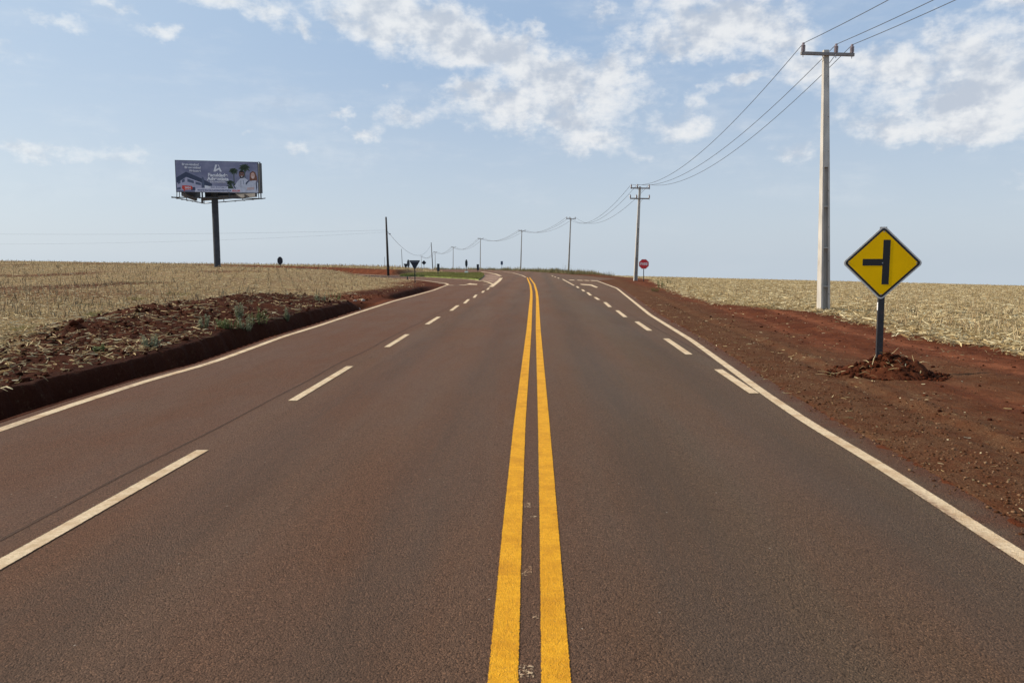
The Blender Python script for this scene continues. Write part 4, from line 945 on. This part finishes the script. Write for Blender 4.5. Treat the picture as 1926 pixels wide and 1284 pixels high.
# the other signs
def sign(name, label, shape, px, py, wpx, hpx, base_px, base_py, Y, yaw=0.0, face=None, back=SBACK, cat='road sign', post_m=BLACKP, post_w=.07, extra=None, size=None, group=None):
    c = P(px, py, Y); xb = P(base_px, base_py, Y).x; zb = Hs(xb, Y)
    root = thing(name, label, cat, (xb, Y, zb), (0, 0, yaw), group)
    zc = c.z - zb; h = hpx / F * Y / 2; w = size or (wpx / F * Y / 2)
    bm = bmesh.new(); frustum(bm, (0, .05, -.2), (0, .05, zc + h * .8), (post_w, post_w), (post_w, post_w)); obj('post', bm, post_m, root)
    pts = {'tri': [(0, -h), (w, h), (-w, h)], 'oct': [(w * 1.082 * math.cos(R(22.5 + 45 * i)), h * 1.082 * math.sin(R(22.5 + 45 * i))) for i in range(8)],
           'rect': [(-w, -h), (w, -h), (w, h), (-w, h)], 'dia': [(0, -h), (w, 0), (0, h), (-w, 0)]}[shape]
    pts = rounded(pts, min(w, h) * .10, 3) if shape != 'oct' else pts
    bm = bmesh.new(); poly_xz(bm, [(x, z + zc) for x, z in pts], -.012, .012); pl = obj('sign_plate', bm, back, root)
    return root, pl, zc, w, h, pts
r_, pl, zc_, w, h, pts = sign('stop_sign', 'red octagonal PARE stop sign on a thin post', 'oct', 1210.5, 496.5, 18.5, 18, 1210.5, 528.5, G(1210, 528.5)[1], back=GREY, post_w=.06)
bm = bmesh.new(); poly_xz(bm, [(x * .93, z * .93 + zc_) for x, z in pts], -.020, -.014); obj('red_face', bm, REDS, pl)
text_obj('lettering', 'PARE', .34, WREF, pl, (0, -.024, zc_), width=w * 1.45, bold=.008)
_, pl, zc_, w, h, _ = sign('yield_sign', 'larger black-backed triangular yield sign beside the side road mouth', 'tri', 780.5, 498.6, 21, 18, 780.5, 532, G(780, 532)[1])
bm = bmesh.new(); box(bm, (0, -.022, zc_ + h * .70), (w * 1.45, .015, h * .22)); obj('bracket', bm, simple('dull_steel', (.12, .13, .16), .6), pl)
sign('yield_sign', 'smaller black-backed triangular yield sign behind the larger one', 'tri', 763.5, 500.5, 9, 9, 763.5, 514.5, 106)
sign('stop_sign', 'black-backed sign seen nearly edge-on left of the larger yield sign', 'oct', 768.3, 495.5, 4, 14, 768.3, 514.5, 106, yaw=R(78), size=.52)
sign('warning_sign', 'small black-backed diamond sign above the far field stubble', 'dia', 797, 494, 9, 9, 797.5, 504, 148)
sign('marker_board', 'narrow upright black board nearly edge-on on the grass island', 'rect', 824.3, 503, 3, 14, 824.5, 519, G(824, 519)[1], size=.20, yaw=R(50))
rr_, pl, zc_, w, h, _ = sign('stop_sign', 'black-backed octagonal sign turned aside, on a post with white plate, on the grass island', 'oct', 877, 495.2, 4.6, 14, 877.3, 517, G(877, 517)[1], yaw=0.0, post_w=.06, size=None)
bm = bmesh.new(); box(bm, (0, -.03, zc_ - h - .60), (.46, .02, .20)); obj('white_plate', bm, WREF, rr_)
sign('marker_board', 'dark upright marker board at the right end of the grass island', 'rect', 898.6, 502.5, 4.4, 11, 898.8, 514.5, 109)
sign('information_sign', 'small blue-grey rectangular sign on the far verge of the bend', 'rect', 943.8, 494.6, 4.2, 6.8, 943.8, 503, 165, back=simple('blue_grey_back', (.06, .09, .15), .6))
sign('stop_sign', 'black-backed octagonal sign standing alone by the billboard, on the skyline', 'oct', 527, 490.3, 10, 14.5, 527, 500, 116, yaw=0)
xq, yq = G(766.5, 526.5); bq = thing('marker_stake', 'short dark stake at the side road edge near the larger yield sign', 'stake', (xq, yq, Hs(xq, yq)))
bm = bmesh.new(); frustum(bm, (0, 0, -.1), (0, 0, .28), (.12, .10), (.10, .09)); frustum(bm, (0, 0, .281), (0, 0, .34), (.06, .05), (.03, .03)); obj('stake_body', bm, BLACKP, bq)

# ------------------------------------------------------------------ billboard
DARKM = simple('dark_painted_steel', (0.035, 0.040, 0.048), 0.5, 0.3, 2.0)
CORR = simple('panel_back_metal', (0.20, 0.20, 0.21), 0.6, 0.15, 2.0, metal=.3)
Yb = 92.0
pa = P(328.5, 301.5, Yb - 1.0); pb = P(485.0, 304.2, Yb + 0.85)      # top corners of the front panel
bz_bot = P(328.5, 361.2, Yb - 1.0).z; bz_top = (pa.z + pb.z) / 2
xpole = P(406.5, 440, Yb + 2.6).x; ypole = Yb + 2.6
zg = Hs(xpole, ypole)
bb = thing('billboard', 'large three-sided college billboard on a dark single column', 'billboard', (xpole, ypole, zg))
toL = lambda v: Vector((v.x - xpole, v.y - ypole, v.z - zg))
A = toL(pa); B = toL(pb); W_ = math.hypot(B.x - A.x, B.y - A.y); Hh = bz_top - bz_bot; yawb = math.atan2(B.y - A.y, B.x - A.x)
zb0 = bz_bot - zg; mid = Vector(((A.x + B.x) / 2, (A.y + B.y) / 2, zb0 + Hh / 2))
apex = Vector((P(381, 380, Yb + 8.0).x - xpole, Yb + 8.0 - ypole, 0))
bm = bmesh.new(); tube(bm, [(0, 0, -.5), (0, 0, zb0 + Hh * .6)], .385, 24); obj('column', bm, DARKM, bb, smooth=False)
def panel(p, q, name, m, th=.16, h0=zb0, h1=zb0 + Hh):
    d = (q - p); L = math.hypot(d.x, d.y); yaw = math.atan2(d.y, d.x); M = Matrix.Translation(((p.x + q.x) / 2, (p.y + q.y) / 2, 0)) @ Matrix.Rotation(yaw, 4, 'Z')
    bm = bmesh.new(); box(bm, (0, th / 2 + .02, (h0 + h1) / 2), (L, th, h1 - h0), M)
    return obj(name, bm, m, bb), M, L
FRAME = simple('billboard_frame', (0.06, 0.065, 0.075), .5, .2, 3)
front, MF, LF = panel(A, B, 'front_panel', FRAME)
Bx = B + (B - A).normalized() * .22; Ax = A
panel(Bx + Vector((0, .35, 0)), apex + Vector((.35, 0, 0)), 'rear_panel', DARKM, -.14, zb0 + .05, zb0 + Hh - .1)
panel(Ax + Vector((.45, .55, 0)), apex - Vector((.35, 0, 0)), 'rear_panel', DARKM, -.14, zb0 - .05, zb0 + Hh - .1)
# beams under the panels
for (p, q) in ((Ax + Vector((.6, .8, 0)), apex - Vector((.4, .6, 0))), (Bx + Vector((-.6, .5, 0)), apex + Vector((.4, -.6, 0)))):
    panel(p, q, 'under_beam', CORR, .30, zb0 - .38, zb0 + .04)
# catwalk
cz = zb0 - .62
ca_, cb_, cc_ = Ax + Vector((-.3, -.25, 0)), Bx + Vector((.35, -.2, 0)), apex + Vector((0, .6, 0))
bm = bmesh.new()
for p, q in ((ca_, cb_), (cb_, cc_), (cc_, ca_)):
    tube(bm, [(p.x, p.y, cz), (q.x, q.y, cz)], .055, 6)
    for k in range(7):
        t = (k + .5) / 7; c_ = p.lerp(q, t); o_ = Vector((c_.x, c_.y, 0)).normalized() * .45
        tube(bm, [(c_.x, c_.y, cz), (c_.x + o_.x, c_.y + o_.y, cz - .03)], .03, 5)
    i0, i1 = p * .93, q * .93; tube(bm, [(i0.x, i0.y, cz - .03), (i1.x, i1.y, cz - .03)], .03, 5)
for p in (ca_, cb_): 
    e = p + (p - cc_).normalized() * .5; tube(bm, [(p.x, p.y, cz), (e.x, e.y, cz + .02)], .06, 6)
obj('catwalk', bm, FRAME, bb)
for p, q in ((Ax, Bx), (Bx, apex), (apex, Ax)):
    for t in (.04, .30, .62, .97):
        bm = bmesh.new(); c_ = p.lerp(q, t); tube(bm, [(c_.x, c_.y, zb0 + .1), (c_.x * 1.01, c_.y * 1.01, cz)], .045, 6); obj('hanger', bm, FRAME, bb)
bm = bmesh.new(); tube(bm, [(apex.x, apex.y, zb0 + Hh * .4), (apex.x, apex.y, cz)], .10, 6); obj('hanger', bm, FRAME, bb); bm = bmesh.new(); tube(bm, [(Bx.x, Bx.y, zb0 + Hh), (Bx.x, Bx.y, cz)], .07, 6)
tube(bm, [(Bx.x, Bx.y, zb0 + Hh - .05), (B.x, B.y, zb0 + Hh - .02)], .05, 6)
obj('corner_post', bm, FRAME, bb)
# artwork, drawn in the panel's own plane: origin at the lower left corner, metres
art = bpy.data.objects.new('poster', None); C.objects.link(art)
def art_mat(name, c, var=.06, sc=1.5): return simple(name, c, .55, var, sc, spec=.25)
def apoly(name, pts, m, layer, parent=None):
    bm = bmesh.new(); sx, sz = W_ / 157.0, Hh / 61.0
    poly_xz(bm, [((x - 78.5) * sx, (30.5 - y) * sz) for x, y in pts[::-1]], -.001 - .004 * layer, -.0005 - .004 * (layer - 1) + .0)
    bmesh.ops.recalc_face_normals(bm, faces=bm.faces)
    o = obj(name, bm, m, parent or poster); 
    if parent is None or parent is poster: pass
    return o
bpy.data.objects.remove(art)
bm = bmesh.new(); box(bm, (0, 0, 0), (LF - .12, .01, Hh - .10))
pm, pnt, pb_ = mat('poster_print'); pp_ = opos(pnt)
cN = pnt.ss(pnt.noise(pnt.scale(pp_, (.5, 1, .9)), .7, 4, .6), .35, .7)
pnt.put(pb_.inputs['Base Color'], pnt.mix(cN, (0.15, 0.16, 0.26), (0.27, 0.275, 0.385))); pb_.inputs['Roughness'].default_value = .55
poster = obj('poster', bm, pm, bb); poster.matrix_local = MF @ Matrix.Translation((0, .012, zb0 + Hh / 2)); 
cream = art_mat('print_white', (0.72, 0.73, 0.78)); lil = art_mat('print_lilac', (0.42, 0.42, 0.55)); navy = art_mat('print_navy', (0.055, 0.07, 0.12)); slate = art_mat('print_slate', (0.10, 0.12, 0.19))
red_ = art_mat('print_red', (0.62, 0.07, 0.05)); skinA = art_mat('print_brown_skin', (0.22, 0.11, 0.08)); skinB = art_mat('print_light_skin', (0.62, 0.40, 0.33)); palm = art_mat('print_palm', (0.05, 0.075, 0.05), .4, 4)
hood = art_mat('print_hoodie', (0.55, 0.57, 0.66), .12, 3); hairb = art_mat('print_brown_hair', (0.20, 0.09, 0.06), .3, 5); hairk = art_mat('print_black_hair', (0.03, 0.02, 0.02)); blu = art_mat('print_text_blue', (0.09, 0.11, 0.22))
def ap(name, pts, m, l): 
    bm = bmesh.new(); sx, sz = W_ / 157.0, Hh / 61.0; y = -.006 - .003 * l
    poly_xz(bm, [((x - 78.5) * sx, (30.5 - yy) * sz) for x, yy in pts], y, y + .0025); bmesh.ops.recalc_face_normals(bm, faces=bm.faces); return obj(name, bm, m, poster)
ap('printed_building', [(2,33),(20,22),(48,34),(68,44),(68,52),(48,50),(2,45)], navy, 1)
ap('printed_building', [(2,44),(20,32),(48,42),(48,56),(2,58)], lil, 2)
ap('printed_windows', [(4,42.5),(9,39.3),(9,44),(4,46)], slate, 3); ap('printed_windows', [(12,37.8),(17,35),(17,41),(12,43)], slate, 3)
ap('printed_windows', [(22,35),(34,39),(34,44),(22,41)], slate, 3); ap('printed_windows', [(37,40.5),(47,43),(47,47.5),(37,45.5)], slate, 3)
ap('printed_windows', [(2,53),(9,51),(9,56),(2,57)], slate, 3); ap('printed_windows', [(28,51),(36,51),(36,57),(28,57)], navy, 3)
ap('printed_building', [(49,30),(53,33),(54,52),(49,52)], slate, 2); ap('printed_building', [(54,47),(64,49),(70,52),(70,56),(54,56)], cream, 2)
ap('printed_tag', [(12,48),(30,49),(31,55),(17,56.5),(15,60),(14,56),(11,54)], red_, 4)
def palm_tree(cx, cy, s, trunk):
    ap('printed_palm', [(cx - .6, cy), (cx + .6, cy), (cx + 1.0, trunk), (cx - .8, trunk)], palm, 1)
    for a in range(0, 360, 30):
        r = s * random.uniform(.8, 1.15); a_ = R(a + random.uniform(-10, 10)); ex, ey = cx + r * math.cos(a_), cy + r * .8 * math.sin(a_) + r * .28
        nx, ny = -math.sin(a_) * s * .22, math.cos(a_) * s * .22
        ap('printed_palm', [(cx, cy), ((cx + ex) / 2 + nx, (cy + ey) / 2 + ny - .8), (ex, ey), ((cx + ex) / 2 - nx, (cy + ey) / 2 - ny)], palm, 1.2)
palm_tree(110, 17, 9, 58); palm_tree(131, 10, 11, 58); palm_tree(103, 40, 8, 58); palm_tree(99, 50, 7, 60)
ap('printed_bushes', [(94,60),(96,50),(102,47),(110,44),(120,40),(126,60)], palm, 1.5)
def ell(cx, cy, rx, ry, n=14): return [(cx + rx * math.cos(2 * math.pi * i / n), cy + ry * math.sin(2 * math.pi * i / n)) for i in range(n)]
# man in a pale hoodie
ap('printed_person', [(105,44),(110,48),(116,39),(122,33),(130,31),(137,36),(139,60),(112,60),(110,54)], hood, 3)
ap('printed_person', [(105,43),(107,42),(114,53),(113,57)], slate, 4)
ap('printed_person', ell(125,25,5.2,6.6), skinA, 5); ap('printed_person', [(119.8,24),(120.5,19),(125,17.5),(129.5,19),(130.4,24),(128,21),(122,21)], hairk, 6)
ap('printed_person', [(120.5,27),(125,29),(129.5,27),(128,32),(122,32)], hairk, 6); ap('printed_person', [(122.8,28),(127.2,28),(125,30)], cream, 7)
ap('printed_person', ell(122.8,24.2,1.5,.9,8), navy, 6.5); ap('printed_person', ell(127.2,24.2,1.5,.9,8), navy, 6.5)
ap('printed_person', [(122.6,36),(123.2,36),(123.2,49),(122.6,49)], navy, 6); ap('printed_person', [(127.5,36),(128.1,36),(128.1,44),(127.5,44)], navy, 6)
# woman with long hair holding a bag strap
ap('printed_person', [(140,33),(141,22),(146,18),(151,20),(154,28),(155,38),(140,38)], hairb, 6.2)
ap('printed_person', [(133,44),(141,37),(153,36),(156,42),(156,60),(133,60)], hood, 6.6)
ap('printed_person', [(132,42),(135,38),(139,36),(136,41),(133,45)], navy, 7); ap('printed_person', [(151.5,40),(153.5,36),(154,50),(152.5,58)], navy, 7.2)
ap('printed_person', ell(146.3,27,4.0,6.2), skinB, 7); ap('printed_person', [(144.2,29.2),(148.6,29.2),(146.4,31.2)], cream, 8)
ap('printed_person', ell(144.7,25.6,.8,.5,8), navy, 8); ap('printed_person', ell(148.2,25.6,.8,.5,8), navy, 8)
ap('printed_person', [(135,50),(148,49),(148,54),(134,55)], art_mat('print_shirt_mark', (.55, .42, .42)), 7.5)
# printed banner, logo, words
ap('printed_banner', [(38,53),(64,52),(64,48.5),(98,48.5),(98,53),(122,53),(122,60),(35,60)], art_mat('print_banner', (.60, .60, .70)), 5)
ap('printed_logo', [(71.5,20.5),(75.5,7.2),(79,7.2),(76.3,16),(83,12.5),(79.9,7.2),(81.5,7.2),(87.5,20.5),(84,20.5),(82.2,16.5),(75.2,20.5)], cream, 4)
def at(x, y, l=6): return ((x - 78.5) * W_ / 157.0, -.006 - .003 * l, (30.5 - y) * Hh / 61.0)
sx = W_ / 157.0
text_obj('lettering', 'Bem-vindos!', .34, cream, poster, at(29, 8), width=31 * sx, bold=.010)
text_obj('lettering', 'Bienvenidos!', .34, cream, poster, at(33, 13.8), width=30 * sx, bold=.010)
text_obj('lettering', 'Welcome!', .32, cream, poster, at(37, 20), width=22 * sx, bold=.010)
text_obj('lettering', 'Faculdade', .52, cream, poster, at(79.5, 27.3), width=37 * sx, bold=.022)
text_obj('lettering', 'Adventista', .52, cream, poster, at(79.5, 34.6), width=41 * sx, bold=.022)
text_obj('lettering', 'DO PARANA', .22, cream, poster, at(79.5, 40.5), width=29 * sx, bold=.006)
text_obj('lettering', 'WWW.FACULDADEADVENTISTA', .30, blu, poster, at(72, 57), width=64 * sx, bold=.010)
text_obj('lettering', '.EDU.BR', .30, red_, poster, at(113, 57), width=16 * sx, bold=.010)
text_obj('lettering', '2024', .30, cream, poster, at(22, 52.5), width=11 * sx, bold=.010)
text_obj('lettering', 'ROD. PR 317 KM 119', .20, blu, poster, at(81, 51), width=30 * sx, bold=.006)

scene.render.resolution_x = 1024; scene.render.resolution_y = 682
scene.render.engine = 'CYCLES'
